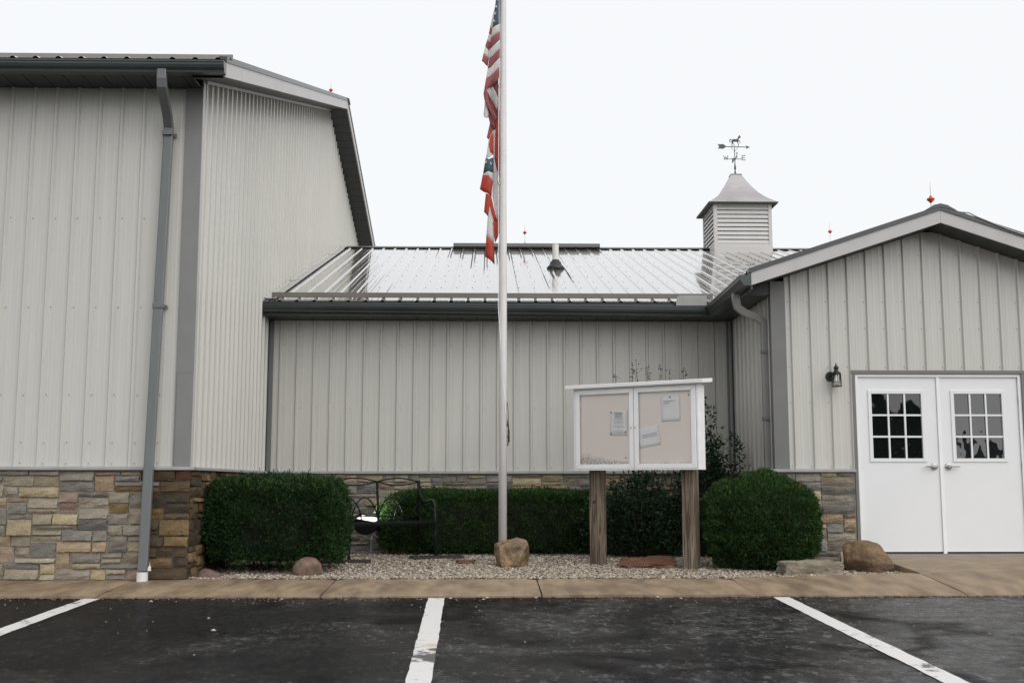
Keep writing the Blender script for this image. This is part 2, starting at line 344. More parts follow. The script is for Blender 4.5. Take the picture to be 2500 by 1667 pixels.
STONE_COLS = [(0.38, 0.315, 0.22), (0.35, 0.30, 0.225), (0.31, 0.275, 0.225), (0.27, 0.245, 0.21), (0.235, 0.218, 0.20), (0.21, 0.20, 0.20), (0.33, 0.285, 0.215), (0.29, 0.26, 0.215),
              (0.42, 0.345, 0.22), (0.33, 0.235, 0.19), (0.39, 0.295, 0.195), (0.19, 0.178, 0.165), (0.30, 0.265, 0.21), (0.33, 0.29, 0.23), (0.25, 0.23, 0.20), (0.34, 0.30, 0.235)]
WET_COLS = [(0.13, 0.085, 0.045), (0.085, 0.06, 0.036), (0.20, 0.13, 0.06), (0.13, 0.06, 0.038), (0.06, 0.046, 0.03), (0.10, 0.075, 0.045), (0.22, 0.15, 0.075), (0.075, 0.055, 0.035)]
def stone_wall(parent, org, U, N, u0, u1, z0, z1, seed, wet=None, sect=(1.0, 1.7), jag=None):
    """irregular ledge stone, every stone its own object, standing proud of the mortar bed"""
    rnd = random.Random(seed); org, U, N = map(Vector, (org, U, N)); Z = Vector((0, 0, 1))
    rects = []; nr = max(4, round((z1 - z0) / .0535)); ch = (z1 - z0) / nr; nc = max(6, round((u1 - u0) / .05)); cw = (u1 - u0) / nc
    used = [[False] * nc for _ in range(nr)]
    for r in range(nr):
        c = 0
        while c < nc:
            if used[r][c]: c += 1; continue
            run = 0
            while c + run < nc and not used[r][c + run]: run += 1
            hh = rnd.choice([1, 1, 2, 2, 2, 2, 3]) if run > 2 else rnd.choice([1, 2])
            hh = min(hh, nr - r)
            ww = rnd.randint(3, 8) if hh < 3 else rnd.randint(3, 6)
            if hh == 1: ww = rnd.randint(3, 9)
            if run - ww < 3: ww = run if run <= 9 else run - 4
            while hh > 1 and any(used[r + q][c + k] for q in range(hh) for k in range(ww)): hh -= 1
            for q in range(hh):
                for k in range(ww): used[r + q][c + k] = True
            rects.append((u0 + c * cw, u0 + (c + ww) * cw, z0 + r * ch, z0 + (r + hh) * ch)); c += ww
    for (ua, ub, za, zb) in rects:
        j = 0.0085
        ua += j + rnd.uniform(-.003, .004); ub -= j + rnd.uniform(-.003, .004); za += j * .8 + rnd.uniform(-.002, .004); zb -= j * .8 + rnd.uniform(-.002, .004)
        w, h = ub - ua, zb - za
        if w < 0.03 or h < 0.02: continue
        nx = max(3, min(6, int(w / 0.055) + 2)); nz = 4 if h > 0.06 else 3
        dep = rnd.uniform(0.016, 0.036); sd = Vector((rnd.random() * 50, rnd.random() * 50, rnd.random() * 50)); tilt = rnd.uniform(-.008, .008)
        vs = []; fs = []
        cu = (ua + ub) / 2; cz = (za + zb) / 2
        for k in range(nz):
            for i in range(nx):
                fu, fz = i / (nx - 1), k / (nz - 1)
                edge = i in (0, nx - 1) or k in (0, nz - 1)
                u = (fu - .5) * w; z = (fz - .5) * h
                nn = mnoise.noise(Vector((u * 11, z * 17, 0)) + sd)
                d = dep + nn * 0.016 + tilt * (fz - .5) * 4
                if edge: d -= 0.007; u += rnd.uniform(-.005, .005); z += rnd.uniform(-.004, .004)
                vs.append(U * u + Z * z + N * max(d, 0.006))
        base = len(vs); ring = [(i, 0) for i in range(nx)] + [(nx - 1, k) for k in range(1, nz)] + [(i, nz - 1) for i in range(nx - 2, -1, -1)] + [(0, k) for k in range(nz - 2, 0, -1)]
        for (i, k) in ring: p = vs[k * nx + i]; vs.append(p - N * (p.dot(N) + 0.02))
        for k in range(nz - 1):
            for i in range(nx - 1): fs.append((k * nx + i, k * nx + i + 1, (k + 1) * nx + i + 1, (k + 1) * nx + i))
        R = len(ring)
        for q in range(R):
            i, k = ring[q]; i2, k2 = ring[(q + 1) % R]; fs.append((k2 * nx + i2, k * nx + i, base + q, base + (q + 1) % R))
        if U.cross(Z).dot(N) < 0: fs = [tuple(reversed(f)) for f in fs]
        o = MB().add(vs, fs).build('stone', STONE, parent)
        o.location = org + U * cu + Z * cz
        iswet = wet and wet(cu, cz, rnd)
        c = rnd.choice(WET_COLS if iswet else STONE_COLS); g = rnd.uniform(.85, 1.18)
        o.color = (*[x * g for x in c], 1)

def leaves(name, m, parent, P, D, L, W, rnd, kind='kite', tone=None):
    """many small leaf blades as one mesh; P roots, D directions, L lengths, W widths (numpy)"""
    n = len(P); t = rnd.normal(size=(n, 3)); S = np.cross(D, t); S /= np.linalg.norm(S, axis=1)[:, None] + 1e-9
    Nn = np.cross(S, D)
    A = P; B = P + D * (L * .5)[:, None] + S * (W * .5)[:, None] + Nn * (L * .06)[:, None]; T = P + D * L[:, None]; B2 = P + D * (L * .5)[:, None] - S * (W * .5)[:, None] + Nn * (L * .06)[:, None]
    V = np.empty((n, 4, 3)); V[:, 0] = A; V[:, 1] = B; V[:, 2] = T; V[:, 3] = B2
    me = bpy.data.meshes.new(name); me.vertices.add(n * 4); me.vertices.foreach_set('co', V.reshape(-1))
    me.loops.add(n * 4); me.loops.foreach_set('vertex_index', np.arange(n * 4, dtype=np.int32))
    me.polygons.add(n); me.polygons.foreach_set('loop_start', np.arange(0, n * 4, 4, dtype=np.int32)); me.polygons.foreach_set('loop_total', np.full(n, 4, dtype=np.int32))
    at = me.attributes.new('leaf', 'FLOAT', 'FACE'); tv = tone if tone is not None else rnd.random(n); at.data.foreach_set('value', tv.astype(np.float32))
    me.update(); me.validate()
    return link(name, me, m, parent)
def lump(d, f, seed):
    """smooth pseudo random bumps on directions/points"""
    r = np.random.default_rng(seed); out = np.zeros(len(d))
    for k in range(7):
        a = r.normal(size=3) * f * (1 + k * .35); out += np.sin(d @ a + r.random() * 6.28) / (1 + k * .5)
    return out / 2.6
def clipped_bush(name, label, cat, loc, half, expo, n, leaf, seed, m, group=None, lumps=0.05, flop=0.35, topbright=0.0, bottom=0.0):
    """a clipped evergreen: a rounded block of short leafy shoots over a dark solid core"""
    rnd = np.random.default_rng(seed); t = thing(name, label, cat, loc, 0, group)
    hx, hy, hz = half
    d = rnd.normal(size=(n, 3)); d /= np.linalg.norm(d, axis=1)[:, None]
    # cover the block evenly: cube-like directions for high exponents
    if expo > 3:
        f = rnd.integers(0, 5, n); q = rnd.uniform(-1, 1, (n, 2)); pr = np.array([hy * hz, hy * hz, hx * hz, hx * hy, hx * hz]); f = rnd.choice(5, n, p=pr / pr.sum())
        d = np.zeros((n, 3)); 
        for k, (ax, sg) in enumerate(((0, -1), (0, 1), (1, -1), (2, 1), (1, 1))):
            i = f == k; o = [a for a in range(3) if a != ax]; d[i, ax] = sg; d[i, o[0]] = q[i, 0]; d[i, o[1]] = q[i, 1]
    rr = (np.abs(d) ** expo).sum(1) ** (-1 / expo); S = d * rr[:, None]
    nrm = np.sign(S) * np.abs(S) ** (expo - 1) / np.array([hx, hy, hz]); nrm /= np.linalg.norm(nrm, axis=1)[:, None] + 1e-9
    P = S * np.array([hx, hy, hz])
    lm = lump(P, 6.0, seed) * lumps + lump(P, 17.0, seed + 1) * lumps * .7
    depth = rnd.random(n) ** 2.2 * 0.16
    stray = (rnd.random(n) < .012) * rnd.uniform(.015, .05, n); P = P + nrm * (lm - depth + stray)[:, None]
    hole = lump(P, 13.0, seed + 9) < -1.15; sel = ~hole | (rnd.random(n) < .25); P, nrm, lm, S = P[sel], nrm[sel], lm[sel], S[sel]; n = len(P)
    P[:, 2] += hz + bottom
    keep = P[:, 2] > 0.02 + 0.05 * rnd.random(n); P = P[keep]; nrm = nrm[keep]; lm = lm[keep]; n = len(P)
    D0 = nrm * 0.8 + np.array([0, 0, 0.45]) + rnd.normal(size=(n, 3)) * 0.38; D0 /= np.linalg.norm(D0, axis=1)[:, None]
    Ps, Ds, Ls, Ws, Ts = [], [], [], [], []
    tone0 = np.clip(rnd.random(n) * 0.75 + lm / (lumps * 3 + 1e-6) * .45 + .04, 0, .93)  # random tone plus painted shade: hollows darker, bulges lighter
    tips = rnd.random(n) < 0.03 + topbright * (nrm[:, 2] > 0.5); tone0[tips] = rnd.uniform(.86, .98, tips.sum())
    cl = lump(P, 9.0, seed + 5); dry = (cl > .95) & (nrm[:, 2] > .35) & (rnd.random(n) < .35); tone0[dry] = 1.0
    for k in range(4):
        D = D0 + rnd.normal(size=(n, 3)) * flop; D /= np.linalg.norm(D, axis=1)[:, None]
        Ps.append(P + D0 * (k * leaf * .28)); Ds.append(D); Ls.append(leaf * rnd.uniform(.7, 1.35, n)); Ws.append(leaf * rnd.uniform(.28, .48, n)); Ts.append(np.where(tone0 >= 1, 1.0, np.clip(tone0 + rnd.normal(size=n) * .05, 0, .985)))
    leaves('foliage', m, t, np.vstack(Ps), np.vstack(Ds), np.concatenate(Ls), np.concatenate(Ws), rnd, tone=np.concatenate(Ts))
    # solid core added to block light, inner shade in its colour; then stems
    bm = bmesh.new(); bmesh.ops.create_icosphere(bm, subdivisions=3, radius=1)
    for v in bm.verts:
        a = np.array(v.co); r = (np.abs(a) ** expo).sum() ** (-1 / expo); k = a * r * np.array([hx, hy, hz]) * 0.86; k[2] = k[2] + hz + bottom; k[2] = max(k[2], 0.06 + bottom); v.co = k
    me = bpy.data.meshes.new('dark_core'); bm.to_mesh(me); bm.free(); link('dark_core', me, CORE, t)
    mb = MB(); rr = random.Random(seed)
    for k in range(7):
        x, y = rr.uniform(-.55, .55) * hx, rr.uniform(-.55, .55) * hy
        mb.tube([(x * .6, y * .6, -0.06), (x * .8, y * .8, .12 + bottom), (x, y, hz)], [0.016, 0.012, 0.006], 6)
    for k in range(26):
        a = rr.random() * 6.283; z = rr.uniform(.15, 1.6) * hz; q = Vector((hx * .9 * math.cos(a), -hy * abs(math.sin(a)) * .95, z + bottom)); e = q + Vector((math.cos(a) * .05 + rr.gauss(0, .03), -.07, rr.uniform(.03, .10)))
        mb.tube([q * .9, (q + e) / 2, e], [.0035, .003, .0015], 4)
    mb.build('stems', STEM, t)
    return t

def rock(name, label, m, loc, size, rz, seed, rough=0.22, sub=3, flat_bottom=0.25, cuts=6, group=None, tilt=(0, 0), soft=False, clip=(.62, .86)):
    rnd = random.Random(seed); bm = bmesh.new(); bmesh.ops.create_icosphere(bm, subdivisions=sub, radius=1)
    planes = [(Vector((rnd.gauss(0, 1), rnd.gauss(0, 1), rnd.gauss(0, .7))).normalized(), rnd.uniform(*clip)) for _ in range(cuts)]
    sd = Vector((seed * 3.1, seed * 1.7, seed * .9))
    for v in bm.verts:
        p = v.co.copy()
        for nn, dd in planes:
            e = p.dot(nn) - dd
            if e > 0: p -= nn * e * 0.9
        p *= 1 + mnoise.noise(p * 1.6 + sd) * rough + mnoise.noise(p * 5 + sd) * rough * .3
        v.co = Vector((p.x * size[0], p.y * size[1], max(p.z, -flat_bottom) * size[2]))
    mz = min(v.co.z for v in bm.verts)
    for v in bm.verts: v.co.z -= mz
    me = bpy.data.meshes.new(name); bm.to_mesh(me); bm.free()
    o = link(name, me, m, None, smooth=soft); o.location = loc; o.rotation_euler = (tilt[0], tilt[1], rz)
    return tag(o, label, 'rock', group)

# ------------------------------------------------------------------ measurements (metres, camera at the origin, +Y towards the buildings)
YA, XA = 11.5, -3.015         # tall hall: front wall plane and its right-hand corner
YB = 15.4                     # front wall of the wing between
YR, XR = 13.2, 3.385          # entrance: front wall plane and its left-hand corner
XR2, XRIDGE = 7.205, 5.295
LZ = 0.965                    # underside of the metal ledge over the stone
def asphalt_z(y): return -0.195 + 0.026 * (y - 10.38)
def walk_back_z(x): return -0.115 + max(0.0, min(1.0, (x - 2.4) / 2.0)) * 0.055
def gravel_z(y): return -0.125 + 0.012 * (y - 11.5)

# ------------------------------------------------------------------ ground, lot, walk
def structure(o): o['kind'] = 'structure'; return o
def sheet(name, m, xs, ys, zf):
    vs = [(x, y, zf(x, y)) for y in ys for x in xs]; nx = len(xs)
    fs = [(j * nx + i, j * nx + i + 1, (j + 1) * nx + i + 1, (j + 1) * nx + i) for j in range(len(ys) - 1) for i in range(nx - 1)]
    return MB().add(vs, fs).build(name, m)
GRASS = mat('wet_grass', (0.05, 0.075, 0.025), 0.9, var=0.5, vscale=2)
def ground_z(x, y):
    if y >= 10.3: return -0.30
    return max(-0.30 + 0.026 * (y - 10.3), -1.75)
structure(sheet('ground', GRASS, [-600, -60, -20, 0, 20, 60, 600], [-600, -60, -46, -20, 0, 10.3, 12, 40, 600], ground_z))

def asphalt_mat():
    m = bpy.data.materials.new('wet_asphalt'); m.use_nodes = True; n, l = m.node_tree.nodes, m.node_tree.links; b = n['Principled BSDF']
    tc = n.new('ShaderNodeTexCoord'); P = tc.outputs['Object']
    def noise(s, d=6, st=(1, 1, 1), r=.6, dist=0):
        mp = n.new('ShaderNodeMapping'); mp.inputs['Scale'].default_value = st; l.new(P, mp.inputs[0])
        t = n.new('ShaderNodeTexNoise'); t.inputs['Scale'].default_value = s; t.inputs['Detail'].default_value = d; t.inputs['Roughness'].default_value = r; t.inputs['Distortion'].default_value = dist; l.new(mp.outputs[0], t.inputs[0]); return t.outputs[0]
    def rng(x, a, b_, c, d):
        r = n.new('ShaderNodeMapRange'); r.inputs[1].default_value = a; r.inputs[2].default_value = b_; r.inputs[3].default_value = c; r.inputs[4].default_value = d; l.new(x, r.inputs[0]); return r.outputs[0]
    def math_(op, a, b_=None):
        x = n.new('ShaderNodeMath'); x.operation = op
        for i, q in enumerate((a, b_)):
            if q is None: continue
            if isinstance(q, (int, float)): x.inputs[i].default_value = q
            else: l.new(q, x.inputs[i])
        return x.outputs[0]
    big = noise(0.55, 4, (1, 1, 1), .55, .6); mid = noise(7, 5, (1, 1, 1), .65); fine = noise(130, 3); grit = noise(420, 2)
    sx = n.new('ShaderNodeSeparateXYZ'); l.new(P, sx.inputs[0])
    # cracks with tar in them
    dn = n.new('ShaderNodeTexNoise'); dn.inputs['Scale'].default_value = 1.3; dn.inputs['Detail'].default_value = 4; l.new(P, dn.inputs[0])
    vm = n.new('ShaderNodeVectorMath'); vm.operation = 'SCALE'; vm.inputs['Scale'].default_value = 0.9; l.new(dn.outputs['Color'], vm.inputs[0])
    va = n.new('ShaderNodeVectorMath'); l.new(P, va.inputs[0]); l.new(vm.outputs[0], va.inputs[1])
    vo = n.new('ShaderNodeTexVoronoi'); vo.feature = 'DISTANCE_TO_EDGE'; vo.inputs['Scale'].default_value = 0.62; l.new(va.outputs[0], vo.inputs[0])
    gate = rng(math_('ADD', noise(0.8, 2), rng(sx.outputs[0], -3, 3, -.12, .06)), .48, .56, 0, 1)
    crack = math_('MULTIPLY', rng(vo.outputs['Distance'], .004, .016, 1, 0), gate)
    tar = math_('MULTIPLY', rng(vo.outputs['Distance'], .025, .085, 1, 0), gate)
    base = n.new('ShaderNodeMix'); base.data_type = 'RGBA'; base.inputs[6].default_value = (0.009, 0.009, 0.0095, 1); base.inputs[7].default_value = (0.030, 0.030, 0.031, 1)
    l.new(math_('ADD', math_('MULTIPLY', rng(big, .35, .65, 0, 1), .5), math_('MULTIPLY', rng(fine, .35, .7, 0, 1), .5)), base.inputs[0])
    dk = n.new('ShaderNodeMix'); dk.data_type = 'RGBA'; dk.inputs[7].default_value = (0.014, 0.012, 0.012, 1); l.new(math_('MAXIMUM', crack, math_('MULTIPLY', tar, .55)), dk.inputs[0]); l.new(base.outputs[2], dk.inputs[6])
    l.new(dk.outputs[2], b.inputs['Base Color'])
    patch = math_('ADD', noise(0.5, 4, (1, 1, 1), .55, .8), rng(sx.outputs[0], -3.5, 2.5, -.15, .14)); spk = math_('ADD', math_('MULTIPLY', noise(30, 5, (1, 1, 1), .75), .45), math_('MULTIPLY', noise(9, 6, (1.7, .8, 1), .72), .55))  # x ramp puts the brighter reflection on the right into the gloss
    sheen = math_('MULTIPLY', rng(patch, .40, .60, 0, 1), rng(mid, .30, .60, .35, 1))      # 1 = coarse grain and brighter painted reflection, 0 = dim smooth film
    speck = math_('MULTIPLY', rng(spk, .50, .57, 0, 1), rng(sheen, 0, 1, .5, 1))
    rough_ = math_('ADD', rng(sheen, 0, 1, .07, .26), math_('MULTIPLY', speck, .16))
    hgt = math_('ADD', math_('MULTIPLY', math_('ADD', math_('MULTIPLY', fine, .5), math_('MULTIPLY', grit, .25)), rng(sheen, 0, 1, .12, 1)), math_('ADD', math_('MULTIPLY', speck, 1.0), math_('ADD', math_('MULTIPLY', mid, .25), math_('MULTIPLY', crack, -1.5))))
    bp = n.new('ShaderNodeBump'); bp.inputs['Strength'].default_value = 0.5; bp.inputs['Distance'].default_value = 0.005; l.new(hgt, bp.inputs['Height'])
    df = n.new('ShaderNodeBsdfDiffuse'); l.new(dk.outputs[2], df.inputs[0]); l.new(bp.outputs[0], df.inputs['Normal'])
    gl = n.new('ShaderNodeBsdfGlossy'); l.new(rough_, gl.inputs['Roughness']); l.new(bp.outputs[0], gl.inputs['Normal'])
    fr = n.new('ShaderNodeFresnel'); fr.inputs[0].default_value = 1.34; l.new(bp.outputs[0], fr.inputs['Normal'])
    fac = math_('MULTIPLY', fr.outputs[0], math_('MULTIPLY', math_('MAXIMUM', rng(sheen, 0, 1, .22, .72), math_('MULTIPLY', speck, .95)), rng(tar, 0, 1, 1, .45)))
    mx = n.new('ShaderNodeMixShader'); l.new(fac, mx.inputs[0]); l.new(df.outputs[0], mx.inputs[1]); l.new(gl.outputs[0], mx.inputs[2]); n.remove(b); l.new(mx.outputs[0], n['Material Output'].inputs[0])
    return m
ASPHALT = asphalt_mat()
ys = [-26, -14, 0] + [2 + .4 * k for k in range(21)] + [10.40]
xs = [-45, -20, -10] + [-8 + .5 * k for k in range(33)] + [10, 20, 45]
def lot_z(x, y):
    z = asphalt_z(y)
    if 3 < y < 10.3 and abs(x) < 9: z += 0.006 * mnoise.noise(Vector((x * .5, y * .5, 0)))
    return z
lot = structure(sheet('parking_lot', ASPHALT, xs, ys, lot_z))

def paint_mat():
    m = bpy.data.materials.new('worn_road_paint'); m.use_nodes = True; n, l = m.node_tree.nodes, m.node_tree.links; b = n['Principled BSDF']
    tc = n.new('ShaderNodeTexCoord')
    t = n.new('ShaderNodeTexNoise'); t.inputs['Scale'].default_value = 5.5; t.inputs['Detail'].default_value = 9; t.inputs['Roughness'].default_value = .72; l.new(tc.outputs['Object'], t.inputs[0])
    t2 = n.new('ShaderNodeTexNoise'); t2.inputs['Scale'].default_value = 0.9; t2.inputs['Detail'].default_value = 2; l.new(tc.outputs['Object'], t2.inputs[0])
    a = n.new('ShaderNodeMath'); a.operation = 'ADD'; l.new(t.outputs[0], a.inputs[0])
    s = n.new('ShaderNodeMath'); s.operation = 'MULTIPLY'; s.inputs[1].default_value = .55; l.new(t2.outputs[0], s.inputs[0]); l.new(s.outputs[0], a.inputs[1])
    r = n.new('ShaderNodeMapRange'); r.inputs[1].default_value = .855; r.inputs[2].default_value = .92; l.new(a.outputs[0], r.inputs[0])
    t3 = n.new('ShaderNodeTexNoise'); t3.inputs['Scale'].default_value = 2.1; l.new(tc.outputs['Object'], t3.inputs[0])
    r3 = n.new('ShaderNodeMapRange'); r3.inputs[1].default_value = .68; r3.inputs[2].default_value = .76; l.new(t3.outputs[0], r3.inputs[0])
    c0 = n.new('ShaderNodeMix'); c0.data_type = 'RGBA'; c0.inputs[6].default_value = (0.66, 0.645, 0.63, 1); c0.inputs[7].default_value = (0.55, 0.36, 0.22, 1); l.new(r3.outputs[0], c0.inputs[0])
    mx = n.new('ShaderNodeMix'); mx.data_type = 'RGBA'; mx.inputs[7].default_value = (0.075, 0.07, 0.065, 1); l.new(c0.outputs[2], mx.inputs[6]); l.new(r.outputs[0], mx.inputs[0]); l.new(mx.outputs[2], b.inputs['Base Color'])
    b.inputs['Roughness'].default_value = 0.5
    bp = n.new('ShaderNodeBump'); bp.inputs['Strength'].default_value = .4; bp.inputs['Distance'].default_value = .003; l.new(t.outputs[0], bp.inputs['Height']); l.new(bp.outputs[0], b.inputs['Normal']); return m
PAINT = paint_mat()
for xc in (-6.6, -3.53, -0.455, 2.665, 5.75):
    rr = random.Random(int(xc * 10)); vs = []; fs = []; N_ = 60
    for k in range(N_ + 1):
        y = 4.2 + (10.36 - 4.2) * k / N_
        xm = xc + (10.36 - y) * (0.018 if abs(xc + .455) < .1 else 0.0)
        e0, e1 = rr.uniform(-.004, .004), rr.uniform(-.004, .004)
        for e in (xm - 0.074 + e0, xm + 0.074 + e1): vs.append((e, y, lot_z(e, y) + 0.005))
        if k: i = 2 * k; fs.append((i - 2, i - 1, i + 1, i))
    MB().add(vs, fs).build('painted_line', PAINT, lot)
# loose grit on the lot
mb = MB(); rr = random.Random(5)
for k in range(260):
    x, y = rr.uniform(-5, 5.5), 10.36 - abs(rr.gauss(0, 1)) * (0.12 if k < 150 else 1.7)
    if y < 5.5: continue
    s = rr.uniform(.003, .008) if rr.random() < .93 else rr.uniform(.012, .02); z = asphalt_z(y) + s * .5
    vs = [(x + s * dx * rr.uniform(.7, 1.3), y + s * dy * rr.uniform(.7, 1.3), z + s * .6 * dz) for dx, dy, dz in ((1, 0, 0), (-1, 0, 0), (0, 1, 0), (0, -1, 0), (0, 0, 1), (0, 0, -1))]
    mb.add(vs, [(0, 2, 4), (2, 1, 4), (1, 3, 4), (3, 0, 4), (2, 0, 5), (1, 2, 5), (3, 1, 5), (0, 3, 5)])
g = mb.build('loose_grit', mat('grit', (0.42, 0.38, 0.33), 0.8), lot); g['kind'] = 'stuff'

# sidewalk: bed plus separate slabs
YW0, YW1 = 10.40, 11.53
walk = structure(box('sidewalk', JOINT, -12, 9.5, YW0 + .03, YW1 - .01, -0.32, -0.235))
def slab(parent, x0, x1, y0, y1, z00, z01, z10, z11, m, seed, th=0.16, name='slab', edge=0.010):
    rr = random.Random(seed); nx, ny = max(4, int((x1 - x0) / .12)), max(4, int((y1 - y0) / .12)); vs = []; fs = []
    for j in range(ny + 1):
        for i in range(nx + 1):
            u, v = i / nx, j / ny
            z = (z00 * (1 - u) + z01 * u) * (1 - v) + (z10 * (1 - u) + z11 * u) * v + mnoise.noise(Vector((x0 + u * 3, v * 3, seed))) * .004
            x = x0 + u * (x1 - x0); y = y0 + v * (y1 - y0)
            if j == 0: y += rr.uniform(-.008, .012); z -= .012
            if j == ny: z -= .004
            if i in (0, nx): z -= edge; x += rr.uniform(-.002, .002)
            vs.append((x, y, z))
    W = nx + 1
    for j in range(ny):
        for i in range(nx): fs.append((j * W + i, j * W + i + 1, (j + 1) * W + i + 1, (j + 1) * W + i))
    ring = [i for i in range(W)] + [j * W + nx for j in range(1, ny + 1)] + [ny * W + i for i in range(nx - 1, -1, -1)] + [j * W for j in range(ny - 1, 0, -1)]
    b0 = len(vs)
    for q in ring: p = vs[q]; vs.append((p[0], p[1], p[2] - th))
    for k in range(len(ring)): fs.append((ring[(k + 1) % len(ring)], ring[k], b0 + k, b0 + (k + 1) % len(ring)))
    return MB().add(vs, fs).build(name, m, parent, smooth=False)
FZ = -0.165
jx = [(-12, -12), (-9.7, -9.75), (-7.65, -7.7), (-5.55, -5.62), (-3.50, -3.57), (-1.51, -1.53), (0.50, 0.51), (2.46, 2.53), (4.40, 4.44), (6.5, 6.5), (9.5, 9.5)]
for k in range(len(jx) - 1):
    a, b = jx[k][0] + .006, jx[k + 1][0] - .006
    slab(walk, a, b, YW0, YW1, FZ + .006 * math.sin(k * 2.3), FZ + .006 * math.sin(k * 2.3 + 1), walk_back_z(a), walk_back_z(b), CONC, k + 3)
apron = structure(slab(None, 4.41, 7.4, YW1 + .012, YR + .10, walk_back_z(4.41) + .002, walk_back_z(7) + .002, 0.018, 0.018, CONC2, 40, th=0.25, name='door_apron'))

# gravel bed
bed = structure(MB().add([(XA, YW1 - .01, gravel_z(YW1)), (4.42, YW1 - .01, gravel_z(YW1)), (4.42, YB, gravel_z(YB)), (XA, YB, gravel_z(YB))], [(0, 1, 2, 3)]).build('planting_bed', SOIL))
def pebbles():
    r = RNG; n = 56000
    x = r.uniform(XA, 4.40, n); y = YW1 + (YB - YW1 - .1) * r.random(n) ** 1.25
    k = ~((x > XR - .1) & (y > YR - .08)); x, y = x[k], y[k]
    n = len(x); s = r.uniform(.006, .0135, n) * np.where(r.random(n) < .08, 1.5, 1); 
    ico = bmesh.new(); bmesh.ops.create_icosphere(ico, subdivisions=1, radius=1); bv = np.array([v.co for v in ico.verts]); bf = np.array([[v.index for v in f.verts] for f in ico.faces]); ico.free()
    nv, nf = len(bv), len(bf)
    V = bv[None] * (1 + r.normal(size=(n, nv, 1)) * .16) * np.stack([s * r.uniform(.8, 1.5, n), s * r.uniform(.7, 1.2, n), s * r.uniform(.55, .95, n)], 1)[:, None]
    a = r.random(n) * 6.28; c_, s_ = np.cos(a)[:, None], np.sin(a)[:, None]
    X = V[:, :, 0] * c_ - V[:, :, 1] * s_; Yv = V[:, :, 0] * s_ + V[:, :, 1] * c_
    z = -0.125 + .012 * (y - 11.5) + s * .45 + r.random(n) * .014
    V = np.stack([X + x[:, None], Yv + y[:, None], V[:, :, 2] + z[:, None]], 2)
    F = (bf[None] + (np.arange(n) * nv)[:, None, None]).reshape(-1, 3)
    me = bpy.data.meshes.new('gravel'); me.vertices.add(n * nv); me.vertices.foreach_set('co', V.reshape(-1)); m3 = len(F)
    me.loops.add(m3 * 3); me.loops.foreach_set('vertex_index', F.reshape(-1).astype(np.int32)); me.polygons.add(m3)
    me.polygons.foreach_set('loop_start', np.arange(0, m3 * 3, 3, dtype=np.int32)); me.polygons.foreach_set('loop_total', np.full(m3, 3, dtype=np.int32))
    at = me.attributes.new('leaf', 'FLOAT', 'FACE'); at.data.foreach_set('value', np.repeat(r.random(n), nf).astype(np.float32)); me.update()
    pm = foliage_mat('pebble', [(0.0, (0.13, 0.10, 0.075)), (0.35, (0.27, 0.225, 0.175)), (0.75, (0.40, 0.345, 0.28)), (1.0, (0.56, 0.50, 0.42))], 0.65, 0.0)
    o = link('gravel', me, pm); o['kind'] = 'stuff'; o['label'] = 'pale wet pebbles filling the planting bed'
pebbles()
# brown needles and dead leaves caught in the pebbles under the bench and hedge
mb = MB(); rr = random.Random(9)
for k in range(420):
    x, y = (rr.uniform(-2.1, -0.6), rr.uniform(12.1, 14.6)) if k < 260 else (rr.uniform(-2.9, 4.2), rr.uniform(11.6, 14.5))
    if x > XR - .1 and y > YR - .1: continue
    z = gravel_z(y) + rr.uniform(.022, .034); a = rr.random() * 6.28; s = rr.uniform(.012, .03); w = s * rr.uniform(.25, .6)
    ca, sa = math.cos(a), math.sin(a)
    mb.add([(x - ca * s, y - sa * s, z), (x + sa * w, y - ca * w, z + .006), (x + ca * s, y + sa * s, z + .003), (x - sa * w, y + ca * w, z + .004)], [(0, 1, 2, 3)])
o = mb.build('fallen_leaves', LITTER); o['kind'] = 'stuff'

# ------------------------------------------------------------------ shared building bits
def ledge(parent, pts, mats=LEDGE):
    """pts: list of ((x0,y0),(x1,y1),normal) horizontal runs of the sill that caps the stone"""
    for (p, q, nn) in pts:
        p, q, nn = Vector((*p, 0)), Vector((*q, 0)), Vector((*nn, 0))
        prof = [(0.0, LZ), (0.075, LZ), (0.075, LZ + .026), (0.0, LZ + .040)]
        ring = [p + nn * d + Vector((0, 0, z)) for d, z in prof]
        MB().extrude(ring, (0, 0, 0), q - p).build('ledge_trim', mats, parent, bevel=0.002)
def kgutter(parent, p, q, nn, ztop_p, ztop_q, h=0.125, d=0.125, name='gutter', m=GUTTER, cap=True):
    """K style gutter along p->q; nn points away from the fascia"""
    p, q, nn = Vector((*p, 0)), Vector((*q, 0)), Vector((*nn, 0))
    prof = [(0, 0), (0, -h), (d * .66, -h), (d * .70, -h * .82), (d * .86, -h * .60), (d * .93, -h * .36), (d * .93, -h * .2), (d, -h * .16), (d, 0), (d * .9, 0), (d * .9, -h * .1), (d * .8, -h * .45), (d * .62, -h * .9), (.004, -h * .93), (.004, 0)]
    A = [p + nn * a + Vector((0, 0, ztop_p + b)) for a, b in prof]; B = [q + nn * a + Vector((0, 0, ztop_q + b)) for a, b in prof]
    n = len(prof); fs = [(i, (i + 1) % n, n + (i + 1) % n, n + i) for i in range(n)]
    o = MB().add(A + B, fs).build(name, m, parent)
    if cap:
        for R_, s in ((A, 0), (B, 1)):
            pts = [Vector(x) for x in R_[:9]]; off = (q - p).normalized() * (0.002 if s else -.002)
            MB().extrude(pts, (0, 0, 0), off).build('end_cap', m, o)
    return o
